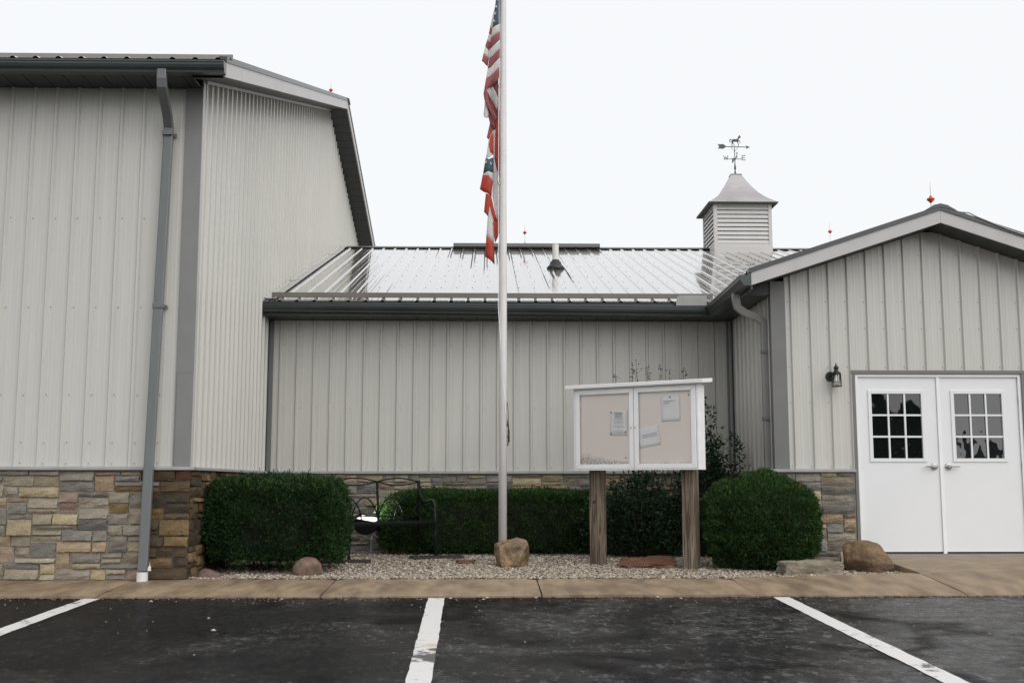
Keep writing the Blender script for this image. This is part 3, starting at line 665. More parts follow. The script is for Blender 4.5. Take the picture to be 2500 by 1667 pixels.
def soffit_planks(parent, along0, along1, w, f):
    """f(t0,t1) -> four corners of one plank"""
    t = along0
    while t < along1 - 1e-3:
        t2 = min(t + w, along1); g = 0.004
        c = [Vector(x) for x in f(t + g, t2 - g)]
        MB().extrude(c, (0, 0, 0), (0, 0, 0.012)).build('soffit_panel', SOFFIT, parent); t = t2

# ------------------------------------------------------------------ the tall hall on the left
hall = thing('tall_hall', 'tall ribbed grey metal hall with stone base and downspout at its corner', 'building', (0, 0, 0))
SL = 0.307; YE = 11.06; ZE = 5.10; YRID = 20.65; ZRID = ZE + SL * (YRID - YE); XL0 = -13.0; XRK = -2.66
def hall_roof(y): return ZE + SL * (y - YE) if y <= YRID else ZRID - SL * (y - YRID)
YBACK = 2 * YRID - YA
# solid body behind the sheeting
def body_gable_x(parent, x0, x1, yf, yb, z0, zw, roof, ridge, m, name='wall_core'):
    ring = [(x0, yf, z0), (x0, yb, z0), (x0, yb, roof(yb) - .2), (x0, ridge, roof(ridge) - .2), (x0, yf, roof(yf) - .2)]
    return MB().extrude(ring, (0, 0, 0), (x1 - x0, 0, 0)).build(name, m, parent)
body_gable_x(hall, XL0, XA - .035, YA + .035, YBACK, -0.3, 5, hall_roof, YRID, SIDING)
wains = box('wainscot', MORTAR, XL0, XA + .012, YA - .014, YA + .03, -0.2, LZ, hall)
wains_s = box('wainscot', MORTAR_WET, XA - .03, XA + .014, YA + .031, YB - .02, -0.2, LZ, hall)
box('wainscot', MORTAR_WET, -3.40, XA + .016, YA - .017, YA - .0145, -0.2, LZ - .001, hall)
stone_wall(wains, (0, YA - .014, 0), (1, 0, 0), (0, -1, 0), -6.6, XA + .035, -0.118, LZ - .004, 21,
           wet=lambda u, z, r: u > -3.40 or (u > -3.75 and .55 < z < .8 and r.random() < .55))
stone_wall(wains_s, (XA + .014, 0, 0), (0, 1, 0), (1, 0, 0), YA + .01, YB - .03, -0.118, LZ - .004, 22, wet=lambda u, z, r: True)
ribbed(hall, 'siding_panel', SIDING, (0, YA, 0), (1, 0, 0), (0, 0, 1), (0, -1, 0), XL0, XA - .14, lambda u: LZ + .035, lambda u: 4.955, off=-3.375)
def gable_top(y): return hall_roof(y) - 0.20
ribbed(hall, 'siding_panel', SIDING, (XA, 0, 0), (0, 1, 0), (0, 0, 1), (1, 0, 0), YA + .03, YBACK, lambda u: LZ + .035, gable_top, rib=.030, off=YA + .11, extra=(YRID,))
# corner boot: grey leg on the front, pale leg on the side
c = MB().extrude([(XA - .155, YA - .024, LZ + .036), (XA + .022, YA - .024, LZ + .036), (XA + .022, YA - .004, LZ + .036), (XA - .155, YA - .004, LZ + .036)], (0, 0, 0), (0, 0, 0.95)).build('corner_trim', HALLTRIM, hall, bevel=.003)
MB().extrude([(XA - .153, YA - .0255, LZ + .98), (XA + .0235, YA - .0255, LZ + .98), (XA + .0235, YA - .004, LZ + .98), (XA - .153, YA - .004, LZ + .98)], (0, 0, 0), (0, 0, 4.955 - LZ - .98)).build('corner_trim', HALLTRIM, hall, bevel=.003)
box('corner_trim', TRIM, XA + .0, XA + .024, YA - .004 + .0005, YA + .075, LZ + .036, 5.06, hall, bevel=.003)
ledge(hall, [((XL0, YA), (-4.28, YA), (0, -1)), ((-4.278, YA), (XA + .075, YA), (0, -1)), ((XA, YA - .02), (XA, 12.9), (1, 0)), ((XA, 12.902), (XA, YB), (1, 0))])
# roof, both slopes
cs = 1 / math.sqrt(1 + SL * SL); Lr = (YRID - YE) / cs
ribbed(hall, 'roof_panel', ROOF, (0, YE, ZE), (1, 0, 0), (0, cs, SL * cs), (0, -SL * cs, cs), XL0 - .3, XRK - .01, lambda u: -0.06, lambda u: Lr, rib=.017, off=-3.42)
ribbed(hall, 'roof_panel', ROOF, (0, 2 * YRID - YE, ZE), (1, 0, 0), (0, -cs, SL * cs), (0, SL * cs, cs), XL0 - .3, XRK - .01, lambda u: 0, lambda u: Lr, rib=.017, off=-3.42)
MB().extrude([(XL0 - .3, YRID - .2, ZRID - .2 * SL + .024), (XL0 - .3, YRID, ZRID + .03), (XL0 - .3, YRID + .2, ZRID - .2 * SL + .024), (XL0 - .3, YRID, ZRID - .0)], (0, 0, 0), (XRK + .03 - XL0 + .3, 0, 0)).build('ridge_cap', ROOFTRIM, hall)
# deck under the metal so that the eave is closed
MB().extrude([(XL0 - .3, YE + .02, ZE - .012), (XL0 - .3, YRID, ZRID - .012), (XL0 - .3, 2 * YRID - YE - .02, ZE - .012), (XL0 - .3, 2 * YRID - YE - .02, ZE - .15), (XL0 - .3, YRID, ZRID - .16), (XL0 - .3, YE + .02, ZE - .15)], (0, 0, 0), (XRK - .03 - XL0 + .3, 0, 0)).build('roof_deck', SOFFIT, hall)
box('fascia', GUTTER, XL0 - .3, XRK - .032, YE - .005, YE + .018, 4.935, ZE - .012, hall)
kgutter(hall, (XL0 - .3, YE - .006), (XRK, YE - .006), (0, -1), ZE - .052, ZE - .052, h=.118, d=.125)
box('snow_guard', ROOFTRIM, XL0, XRK + .03, YE + .13, YE + .15, ZE + .05, ZE + .105, hall)
soffit_planks(hall, -9.0, XA + .002, .203, lambda a, b: [(a, YE + .02, 4.945), (b, YE + .02, 4.945), (b, YA - .001, 4.945), (a, YA - .001, 4.945)])
# rake: fascia boards in lengths, metal cap on top, soffit beneath
def rake(parent, x, ya, yb, m, th=.022, joints=(), dz=(-0.185, -0.008), cap=True):
    ys_ = [ya] + [j for j in joints if ya < j < yb] + [yb]
    for a, b in zip(ys_[:-1], ys_[1:]):
        g = .003
        ring = [(x, a + g, hall_roof(a) + dz[0]), (x, b - g, hall_roof(b) + dz[0]), (x, b - g, hall_roof(b) + dz[1]), (x, a + g, hall_roof(a) + dz[1])]
        MB().extrude(ring, (-th, 0, 0), (0, 0, 0)).build('rake_board', m, parent)
rake(hall, XRK, YE - .02, YRID, TRIM, joints=(11.75, 14.0, 16.9, 18.8)); rake(hall, XRK, YRID, 2 * YRID - YE, TRIM, joints=(23.5, 26.5))
for (a, b) in ((YE - .03, YRID), (YRID, 2 * YRID - YE)):
    ring = [(XRK + .012, a, hall_roof(a) - .03), (XRK + .012, a, hall_roof(a) + .03), (XRK - .07, a, hall_roof(a) + .035), (XRK - .07, a, hall_roof(a) + .0)]
    MB().extrude(ring, (0, 0, 0), (0, b - a, hall_roof(b) - hall_roof(a))).build('rake_trim', GUTTER, hall)
for lo_, hi_ in ((YE + .02, YRID), (YRID, YBACK + .3)):
    soffit_planks(hall, lo_, hi_, .245, lambda a, b: [(XA + .001, a, hall_roof(a) - .195), (XRK - .024, a, hall_roof(a) - .195), (XRK - .024, b, hall_roof(b) - .195), (XA + .001, b, hall_roof(b) - .195)])
ring = [(XA + .022, YA + .05, gable_top(YA + .05) - .03), (XA + .045, YA + .05, gable_top(YA + .05) - .03), (XA + .045, YA + .05, gable_top(YA + .05) + .004), (XA + .022, YA + .05, gable_top(YA + .05) + .004)]
MB().extrude(ring, (0, 0, 0), (0, YRID - YA - .05, SL * (YRID - YA - .05))).build('rake_channel', TRIM, hall)
# downspout with elbows, straps and the white drain collar
ds = MB().tube([(-3.285, YE - .07, 4.975), (-3.285, YE - .07, 4.87), (-3.287, YE - .05, 4.80), (-3.312, YA - .16, 4.58), (-3.32, YA - .085, 4.50), (-3.322, YA - .078, 4.42), (-3.392, YA - .125, -0.02)], (.066, .092), ax=(1, 0, 0)).build('downspout', PIPE, hall)
for z, x in ((4.43, -3.322), (2.62, -3.350)):
    st = MB().box(x - .052, x + .052, YA - .140, YA - .0455, z - .022, z + .022).build('strap', PIPE, ds, bevel=.004)
    MB().box(x - .075, x + .075, YA - .03, YA - .022, z - .02, z + .02).build('strap_ear', PIPE, ds, bevel=.003)
MB().lathe([(.055, 0), (.055, .10), (.049, .10), (.049, .01)], 20, (-3.395, YA - .125, -0.135)).build('drain_collar', PVC, ds, smooth=False)
MB().extrude([(-3.335, YA - .17, -.02), (-3.300, YA - .17, -.02), (-3.303, YA - .17, .025), (-3.312, YA - .17, .03), (-3.314, YA - .17, .065), (-3.318, YA - .17, .03), (-3.328, YA - .17, .02)], (0, 0, 0), (0, .01, 0)).build('plastic_clip', PVC, ds)
pts = []
for z in (3.55, 2.62, 1.72, 1.24, 1.03):
    for k in range(-20, 2):
        x = -3.375 + k * RIB + .045
        if x < XA - .16: pts.append((x, YA - .0005, z + random.uniform(-.004, .004)))
    pts.append((XA - .14, YA - .024, z + .01))
screws(hall, pts, (0, -1, 0))
pts = []
for z in (7.0, 6.1, 5.15, 4.3, 3.45, 2.6, 1.75, 1.03):
    for k in range(0, 72):
        y = YA + .11 + k * RIB + .042
        if y < YBACK - .2 and z < gable_top(y) - .05: pts.append((XA + .0005, y, z + random.uniform(-.006, .006)))
screws(hall, pts, (1, 0, 0))

# ------------------------------------------------------------------ the low wing between
wing = thing('low_wing', 'low grey ribbed wing with wet shiny metal roof between hall and entrance', 'building')
YEB, ZEB = 14.95, 3.255; YRB = 22.6; ZRB = ZEB + SL * (YRB - YEB); XB1 = 9.6; XBW = XR
def wing_roof(y): return ZEB + SL * (y - YEB) if y <= YRB else ZRB - SL * (y - YRB)
SR = 0.333; XE = 3.05; ZER = 3.285
def ent_roof(x): return ZER + SR * (min(x, 2 * XRIDGE - x) - XE)
body_gable_x(wing, XA + .04, XB1, YB + .035, 2 * YRB - YB, -.3, 3, wing_roof, YRB, SIDING)
ribbed(wing, 'siding_panel', SIDING, (0, YB, 0), (1, 0, 0), (0, 0, 1), (0, -1, 0), XA + .03, XR - .03, lambda u: LZ + .035, lambda u: 3.055, off=-2.83)
wb = box('wainscot', MORTAR, XA + .03, XR - .03, YB - .012, YB + .03, -.2, LZ, wing)
stone_wall(wb, (0, YB - .012, 0), (1, 0, 0), (0, -1, 0), XA + .06, XR - .06, -.1, LZ - .004, 33)
ledge(wing, [((XA + .075, YB), (0.2, YB), (0, -1)), ((0.202, YB), (XR - .075, YB), (0, -1))])
for x, s in ((XA, 1), (XR, -1)):
    MB().box(min(x + s * .024, x + s * .085), max(x + s * .024, x + s * .085), YB - .024, YB - .003, LZ + .038, 3.05).build('corner_trim', DARKTRIM, wing, bevel=.003)
    MB().box(min(x + s * .002, x + s * .023), max(x + s * .002, x + s * .023), YB - .05, YB - .001, LZ + .042, 3.05).build('corner_trim', GUTTER, wing)
LB = (YRB - YEB) / cs
def valley_start(u):
    """where the wing roof rises clear of the entrance roof"""
    if u < XE + .02: return -.03
    z = ent_roof(u) + .01
    return max(-.03, (z - ZEB) / SL / cs)
ribbed(wing, 'roof_panel', ROOF, (0, YEB, ZEB), (1, 0, 0), (0, cs, SL * cs), (0, -SL * cs, cs), XA + .02, XB1, valley_start, lambda u: LB, rib=.017, off=-2.78, extra=(XE + .015, XE + .03, XRIDGE))
ribbed(wing, 'roof_panel', ROOF, (0, 2 * YRB - YEB, ZEB), (1, 0, 0), (0, -cs, SL * cs), (0, SL * cs, cs), XA + .02, XB1, lambda u: 0, lambda u: LB, rib=.017, off=-2.78)
MB().extrude([(XA + .03, YEB + .02, ZEB - .012), (XA + .03, YRB, ZRB - .012), (XA + .03, YRB, ZRB - .15), (XA + .03, YEB + .02, ZEB - .14)], (0, 0, 0), (XE - .01 - XA - .03, 0, 0)).build('roof_deck', SOFFIT, wing)
MB().extrude([(XA + .03, YRB - .19, ZRB - .19 * SL + .026), (XA + .03, YRB, ZRB + .034), (XA + .03, YRB + .19, ZRB - .19 * SL + .026), (XA + .03, YRB, ZRB)], (0, 0, 0), (XB1 - XA, 0, 0)).build('ridge_cap', RIDGE, wing)
MB().extrude([(-.70, YRB - .17, ZRB + .0), (-.70, YRB - .15, ZRB + .075), (-.70, YRB, ZRB + .10), (-.70, YRB + .15, ZRB + .075), (-.70, YRB + .17, ZRB)], (0, 0, 0), (2.98, 0, 0)).build('ridge_vent', RIDGE, wing)
# side flashing against the hall wall, in lapped lengths
for (a, b, o_) in ((YEB + .05, 16.9, 0), (16.86, 18.9, .003), (18.86, 20.9, .001), (20.86, YRB, .004)):
    ring = [(XA + .022, a, wing_roof(a) + .025 + o_), (XA + .16, a, wing_roof(a) + .022 + o_), (XA + .165, a, wing_roof(a) + .042 + o_), (XA + .13, a, wing_roof(a) + .046 + o_), (XA + .125, a, wing_roof(a) + .03 + o_), (XA + .03, a, wing_roof(a) + .033 + o_), (XA + .03, a, wing_roof(a) + .045), (XA + .022, a, wing_roof(a) + .045)]
    MB().extrude(ring, (0, 0, 0), (0, b - a, wing_roof(b) - wing_roof(a))).build('wall_flashing', ROOF, wing)
XG = 2.905
box('fascia', GUTTER, XA + .03, XE + .3, YEB - .004, YEB + .018, 3.06, ZEB - .014, wing)
kgutter(wing, (XA + .03, YEB - .005), (XG + .12, YEB - .005), (0, -1), ZEB - .03, ZEB - .075, cap=True)
soffit_planks(wing, XA + .03, XE + .32, .203, lambda a, b: [(a, YEB + .02, 3.062), (b, YEB + .02, 3.062), (b, YB - .001, 3.062), (a, YB - .001, 3.062)])
MB().extrude([(XA + .09, YEB + .21, wing_roof(YEB + .2) + .02), (XA + .09, YEB + .19, wing_roof(YEB + .2) + .022), (XA + .09, YEB + .17, wing_roof(YEB + .2) + .085), (XA + .09, YEB + .175, wing_roof(YEB + .2) + .085)], (0, 0, 0), (6.0, 0, 0)).build('snow_guard', ROOFTRIM, wing)
sg = MB().extrude([(2.52, YEB - .10, 3.195), (2.93, YEB - .10, 3.195), (2.93, YEB - .10, 3.335), (2.57, YEB - .10, 3.335), (2.535, YEB - .10, 3.31)], (0, 0, 0), (0, .004, 0)).build('splash_guard', LEDGE, wing)
MB().box(2.931, 2.935, YEB - .10, YEB + .22, 3.20, 3.335).build('splash_guard', LEDGE, wing)
pts = []
for k in range(-1, 55):
    x = -2.78 + k * RIB + .04
    for v in (.07, .75, 1.5, 2.25, 3.0, 3.75, 4.5, 5.25, 6.0, 6.75, 7.5):
        if XA + .2 < x < XB1 and v > valley_start(x) + .05: pts.append((x + (.03 if int(v * 4) % 2 else 0), YEB + v * cs, ZEB + v * SL * cs))
screws(wing, pts, (0, -SL * cs, cs), r=.0075, h=.006)
pts = [(-2.83 + k * RIB + .045, YB - .0005, z) for k in range(0, 27) for z in (2.72, 1.85, 1.04) if -2.83 + k * RIB < XR - .15]
screws(wing, pts, (0, -1, 0))

# ------------------------------------------------------------------ the entrance on the right
ent = thing('entrance_building', 'low gabled grey entrance with white double doors and short stone base', 'building')
DX0, DX1, DZ1 = 4.305, 6.365, 2.155     # outside of the grey door surround
def ent_top(x): return min(3.835, ent_roof(x) - .175)
ring = [(XR + .035, YR + .04, -.3), (DX0, YR + .04, -.3), (DX0, YR + .04, DZ1 - .02), (DX1, YR + .04, DZ1 - .02), (DX1, YR + .04, -.3), (XR2 - .035, YR + .04, -.3), (XR2 - .035, YR + .04, 3.0), (XRIDGE, YR + .04, 3.7), (XR + .035, YR + .04, 3.0)]
MB().extrude(ring, (0, 0, 0), (0, .1, 0)).build('wall_core', SIDING, ent)
box('wall_core', SIDING, XR + .035, XR + .12, YR + .145, YB + .03, -.3, 3.0, ent); box('wall_core', SIDING, XR2 - .12, XR2 - .035, YR + .145, 17.5, -.3, 3.0, ent)
off_r = 3.62
for a, b, lo_ in ((XR + .15, DX0, LZ + .035), (DX0, DX1, DZ1 + .001), (DX1, XR2 - .15, LZ + .035)):
    ribbed(ent, 'siding_panel', SIDING, (0, YR, 0), (1, 0, 0), (0, 0, 1), (0, -1, 0), a, b, lambda u, q=lo_: q, ent_top, off=off_r, extra=(XRIDGE,))
ribbed(ent, 'siding_panel', SIDING, (XR, 0, 0), (0, 1, 0), (0, 0, 1), (-1, 0, 0), YR + .03, YB - .02, lambda u: LZ + .035, lambda u: 3.06, off=YR + .12)
ribbed(ent, 'siding_panel', SIDING, (XR2, 0, 0), (0, 1, 0), (0, 0, 1), (1, 0, 0), YR + .03, 17.5, lambda u: LZ + .035, lambda u: 3.06, off=YR + .12)
for x, s in ((XR, 1), (XR2, -1)):
    MB().box(min(x - s * .022, x + s * .155), max(x - s * .022, x + s * .155), YR - .024, YR - .003, LZ + .036, 3.225).build('corner_trim', DARKTRIM, ent, bevel=.003)
    MB().box(min(x - s * .022, x - s * .003), max(x - s * .022, x - s * .003), YR - .0025, YR + .085, LZ + .036, 3.06).build('corner_trim', DARKTRIM, ent, bevel=.003)
we = box('wainscot', MORTAR, XR - .012, DX0 - .001, YR - .012, YR + .035, -.2, LZ, ent)
ws = box('wainscot', MORTAR, XR - .012, XR + .03, YR + .036, YB - .03, -.2, LZ, ent)
wr = box('wainscot', MORTAR, DX1 + .001, XR2, YR - .012, YR + .035, -.2, LZ, ent)
stone_wall(we, (0, YR - .012, 0), (1, 0, 0), (0, -1, 0), XR - .04, DX0 - .012, -.11, LZ - .004, 44, sect=(.9, 1.2))
stone_wall(ws, (XR - .012, 0, 0), (0, 1, 0), (-1, 0, 0), YR - .01, YB - .05, -.11, LZ - .004, 45)
stone_wall(wr, (0, YR - .012, 0), (1, 0, 0), (0, -1, 0), DX1 + .012, XR2 + .04, -.05, LZ - .004, 46)
ledge(ent, [((XR - .075, YR), (DX0 - .001, YR), (0, -1)), ((DX1 + .001, YR), (XR2 + .075, YR), (0, -1)), ((XR, YB - .075), (XR, YR - .0), (-1, 0))])
# roof
csr = 1 / math.sqrt(1 + SR * SR); YF = 12.78; LRo = (XRIDGE - XE) / csr
for s in (1, -1):
    ex = XE if s > 0 else 2 * XRIDGE - XE
    def back(u): return 18.4
    # ribs run down the slope: U along Y
    ribbed(ent, 'roof_panel', ROOF, (ex, 0, ZER), (0, 1, 0), (s * csr, 0, SR * csr), (-s * SR * csr, 0, csr), YF + .01, 16.2, lambda u: -.03, lambda u: LRo, rib=.017, off=YF + .1)
    V_ = [(ex, 16.2, ZER), (XRIDGE, 16.2, ent_roof(XRIDGE)), (XRIDGE, 18.6, ent_roof(XRIDGE)), (ex, 16.2, ZER)]
    MB().add([(ex, 16.2, ZER + .001), (XRIDGE, 16.2, ent_roof(XRIDGE) + .001), (XRIDGE, 18.3, ent_roof(XRIDGE) + .001)], [(0, 1, 2)]).build('roof_panel', ROOF, ent)
    # deck, rake board, rake trim
    MB().extrude([(ex + s * .02, YF + .03, ZER - .012 + .02 * SR), (XRIDGE - s * .001, YF + .03, ent_roof(XRIDGE) - .012), (XRIDGE - s * .001, YF + .03, ent_roof(XRIDGE) - .13), (ex + s * .02, YF + .03, ZER - .13)], (0, 0, 0), (0, 3.0, 0)).build('roof_deck', SOFFIT, ent)
    MB().extrude([(ex, YF, ZER - .178), (XRIDGE - s * .001, YF, ent_roof(XRIDGE) - .178), (XRIDGE - s * .001, YF, ent_roof(XRIDGE) - .022), (ex, YF, ZER - .022)], (0, 0, 0), (0, .022, 0)).build('rake_board', TRIM, ent)
    MB().extrude([(ex - s * .03, YF - .014, ZER - .028 - .03 * SR), (XRIDGE - s * .001, YF - .014, ent_roof(XRIDGE) - .028), (XRIDGE - s * .001, YF - .014, ent_roof(XRIDGE) + .026), (ex - s * .03, YF - .014, ZER + .026 - .03 * SR)], (0, 0, 0), (0, .07, 0)).build('rake_trim', GUTTER, ent)
    # gable soffit planks, running front to back
    x = 0.0
    while x < (XRIDGE - XE) - .01:
        x2 = min(x + .203, XRIDGE - XE); a_, b_ = ex + s * (x + .003), ex + s * (x2 - .003)
        MB().extrude([(a_, YF + .023, ent_roof(a_) - .172), (b_, YF + .023, ent_roof(b_) - .172), (b_, YR - .001, ent_roof(b_) - .172), (a_, YR - .001, ent_roof(a_) - .172)], (0, 0, 0), (0, 0, .01)).build('soffit_panel', SOFFIT, ent); x = x2
    # side eave
    fx = XE if s > 0 else 2 * XRIDGE - XE
    MB().box(min(fx - s * .004, fx + s * .018), max(fx - s * .004, fx + s * .018), YF + .023, 15.0 if s > 0 else 17.5, 3.06, ZER - .014).build('fascia', GUTTER, ent)
    if s > 0:
        soffit_planks(ent, YR + .002, YEB + .02, .203, lambda a, b: [(XE + .02, a, 3.064), (XR - .001, a, 3.064), (XR - .001, b, 3.064), (XE + .02, b, 3.064)])
        MB().extrude([(XE + .019, YR, 3.06), (XR + .034, YR, 3.06), (XR + .034, YR, ent_roof(XR + .034) - .165), (XE + .019, YR, ent_roof(XE + .019) - .165)], (0, -.002, 0), (0, .001, 0)).build('soffit_return', SOFFIT, ent)
        kgutter(ent, (XE - .005, YEB - .13), (XE - .005, YF - .01), (-1, 0), ZEB - .076, ZEB - .03, h=.125, d=.135)
    else:
        kgutter(ent, (2 * XRIDGE - XE + .005, 17.5), (2 * XRIDGE - XE + .005, YF - .01), (1, 0), ZEB - .02, ZEB - .02, h=.125, d=.135)
rz_ = ent_roof(XRIDGE)
MB().extrude([(XRIDGE - .19, YF - .02, rz_ - .19 * SR + .028), (XRIDGE - .08, YF - .02, rz_ + .03), (XRIDGE, YF - .02, rz_ + .048), (XRIDGE + .08, YF - .02, rz_ + .03), (XRIDGE + .19, YF - .02, rz_ - .19 * SR + .028), (XRIDGE, YF - .02, rz_ + .005)], (0, 0, 0), (0, 5.2, 0)).build('ridge_cap', GUTTER, ent)
cab = MB().tube([(XRIDGE + .20, YF + .05, ent_roof(XRIDGE + .2) + .035), (XRIDGE + .34, YF - .01, ent_roof(XRIDGE + .34) + .05), (XRIDGE + .42, YF - .02, ent_roof(XRIDGE + .42) + .03), (XRIDGE + .8, YF - .024, ent_roof(XRIDGE + .8) - .002), (XRIDGE + 2.2, YF - .024, ent_roof(XRIDGE + 2.2) + .0)], .008, 6).build('lightning_cable', LEDGE, ent)
ed = MB().tube([(XE - .07, YR + .10, 3.095), (XE - .07, YR + .10, 3.02), (XE - .05, YR + .11, 2.93), (XE + .03, YR + .125, 2.87), (XR - .14, YR + .165, 2.815), (XR - .065, YR + .175, 2.76), (XR - .05, YR + .18, 2.66), (XR - .05, YR + .18, .98), (XR - .10, YR + .18, .93), (XR - .11, YR + .18, .85), (XR - .11, YR + .18, -.08)], (.092, .066), ax=(0, 1, 0)).build('downspout', mat('downspout_pale', (0.25, 0.25, 0.24), .4, var=.1), ent)
for z in (2.40, 1.6): MB().box(XR - .098, XR - .018, YR + .13, YR + .23, z - .02, z + .02).build('strap', PIPE, ed, bevel=.003)
pts = []
for z in (3.55, 2.98, 2.66, 2.20, 1.78, 1.03):
    for k in range(-1, 16):
        x = off_r + k * RIB - .045
        if XR + .17 < x < XR2 - .17 and z < ent_top(x) - .08 and not (DX0 - .03 < x < DX1 + .03 and z < DZ1 + .02): pts.append((x, YR - .0005, z))
screws(ent, pts, (0, -1, 0)); screws(ent, [(XR - .0005, YR + .12 + k * RIB + .04, z) for k in range(9) for z in (2.3, 1.7, 1.03)], (-1, 0, 0))

mb = MB(); rr = random.Random(77)
for k in range(46):
    y = rr.uniform(12.85, 14.4); z = ZEB - .03 - .046 * (y - 12.77) / 2.05; x = XE - .11 + rr.uniform(-.02, .06); h = rr.uniform(.01, .035)
    mb.tube([(x, y, z - .02), (x + rr.gauss(0, .008), y + rr.gauss(0, .012), z + h)], [.006, .002], 4)
mb.build('gutter_debris', STEM, ent)['kind'] = 'stuff'
mb = MB()
for k in range(420):
    x = rr.uniform(-6, 6.5); y = 10.395 + rr.uniform(-.03, .02); s_ = rr.uniform(.004, .014); z = asphalt_z(y) + .002; a = rr.random() * 3
    mb.add([(x - s_ * 1.6, y, z), (x, y - s_ * .6, z + s_ * .3), (x + s_ * 1.6, y + s_ * .2, z), (x, y + s_ * .6, z + s_ * .8)], [(0, 1, 2), (0, 2, 3), (0, 3, 1), (1, 3, 2)])
mb.build('joint_debris', LITTER, walk)['kind'] = 'stuff'
# doors -------------------------------------------------------------
box('door_surround', DARKTRIM, DX0, DX0 + .038, YR - .03, YR + .03, -.02, DZ1, ent, bevel=.003)
box('door_surround', DARKTRIM, DX1 - .038, DX1, YR - .03, YR + .03, -.02, DZ1, ent, bevel=.003)
box('door_surround', DARKTRIM, DX0 - .006, DX1 + .006, YR - .034, YR + .03, DZ1 - .036, DZ1 + .006, ent, bevel=.003)
fr = box('door_frame', FRAMEWHITE, DX0 + .039, DX0 + .075, YR - .012, YR + .10, .02, DZ1 - .037, ent, bevel=.003)
box('door_frame', FRAMEWHITE, DX1 - .075, DX1 - .039, YR - .012, YR + .10, .02, DZ1 - .037, ent, bevel=.003)
box('door_frame', FRAMEWHITE, DX0 + .0755, DX1 - .0755, YR - .012, YR + .10, DZ1 - .073, DZ1 - .037, ent, bevel=.003)
box('astragal', FRAMEWHITE, 5.316, 5.356, YR - .004, YR + .085, .022, DZ1 - .0735, ent, bevel=.002)
box('threshold', CHROME, DX0 + .04, DX1 - .04, YR - .03, YR + .10, .012, .026, ent)
box('dark_room', DARKROOM, DX0 + .03, DX1 - .03, YR + .12, YR + .16, -.1, DZ1, ent)
def door(x0, x1, hinge, glass, tiltx):
    zt, zb = DZ1 - .076, .045; yf = YR + .012
    wx0, wx1 = (x0 + .155, x1 - .185) if hinge < 0 else (x0 + .165, x1 - .195)
    wz0, wz1 = 1.125, 1.885
    mb = MB(); d = .045
    mb.box(x0, wx0, yf, yf + d, zb, zt).box(wx1, x1, yf, yf + d, zb, zt).box(wx0, wx1, yf, yf + d, zb, wz0).box(wx0, wx1, yf, yf + d, wz1, zt)
    dr = mb.build('door', DOORWHITE, ent)
    dr['label'] = 'white door leaf hinged on the stone side' if hinge < 0 else 'white door leaf hinged away from the stone base'
    box('door_sweep', RUBBER, x0 + .003, x1 - .003, yf + .004, yf + d - .004, .03, zb - .001, dr)
    # raised moulding round the glass
    w = .042
    for a, b, c_, e in ((wx0 - w, wx0, wz0 - w, wz1 + w), (wx1, wx1 + w, wz0 - w, wz1 + w), (wx0, wx1, wz1, wz1 + w), (wx0, wx1, wz0 - w, wz0)):
        box('moulding', DOORWHITE, a, b, yf - .012, yf - .0005, c_, e, dr, bevel=.004)
    # nine panes behind the muntins
    t = .011; W, H = (wx1 - wx0) / 3, (wz1 - wz0) / 3
    for i in range(3):
        for k in range(3):
            a, b = wx0 + i * W, wx0 + (i + 1) * W; c_, e = wz0 + k * H, wz0 + (k + 1) * H
            me = MB().box(-W / 2 + .001, W / 2 - .001, 0, .006, -H / 2 + .001, H / 2 - .001).mesh('pane')
            p = link('pane', me, glass, dr); p.location = ((a + b) / 2, yf + .012, (c_ + e) / 2); p.rotation_euler = (rad(tiltx), 0, 0)
    for i in (1, 2): box('muntin', DOORWHITE, wx0 + i * W - t, wx0 + i * W + t, yf - .006, yf + .009, wz0, wz1, dr, bevel=.003)
    for k in (1, 2): box('muntin', DOORWHITE, wx0, wx1, yf - .0055, yf + .0085, wz0 + k * H - t, wz0 + k * H + t, dr, bevel=.003)
    # lever handle on a round rose
    hx = x1 - .062 if hinge < 0 else x0 + .062; s = -1 if hinge < 0 else 1; hz = 1.03
    mb = MB(); ring = []
    for (r, dy) in ((.041, 0), (.041, -.012), (.034, -.02), (.018, -.022), (.015, -.055), (.012, -.058)):
        ring.append([(hx + r * math.cos(k * math.pi / 10), yf + dy, hz + r * math.sin(k * math.pi / 10)) for k in range(20)])
    vs = [p for g_ in ring for p in g_]; fs = [(i * 20 + k, i * 20 + (k + 1) % 20, (i + 1) * 20 + (k + 1) % 20, (i + 1) * 20 + k) for i in range(5) for k in range(20)] + [tuple(range(100, 120))]
    mb.add(vs, fs); mb.build('handle_rose', CHROME, dr, smooth=True)
    MB().tube([(hx - s * .012, yf - .052, hz), (hx + s * .03, yf - .056, hz + .001), (hx + s * .09, yf - .054, hz + .001), (hx + s * .118, yf - .048, hz - .001)], (.012, .022), ax=(0, 0, 1)).build('lever', CHROME, dr, smooth=False)
    xh = x0 - .010 if hinge < 0 else x1 + .010
    for z in (1.80, 1.03, .26): MB().lathe([(.008, -.055), (.008, -.02), (.0092, -.02), (.0092, .018), (.008, .018), (.008, .055)], 10, (xh, yf - .012, z)).build('hinge', LEDGE, dr)
door(DX0 + .079, 5.314, -1, DOORGLASS, -0.3)
door(5.358, DX1 - .079, 1, DOORGLASS_W, -0.6)

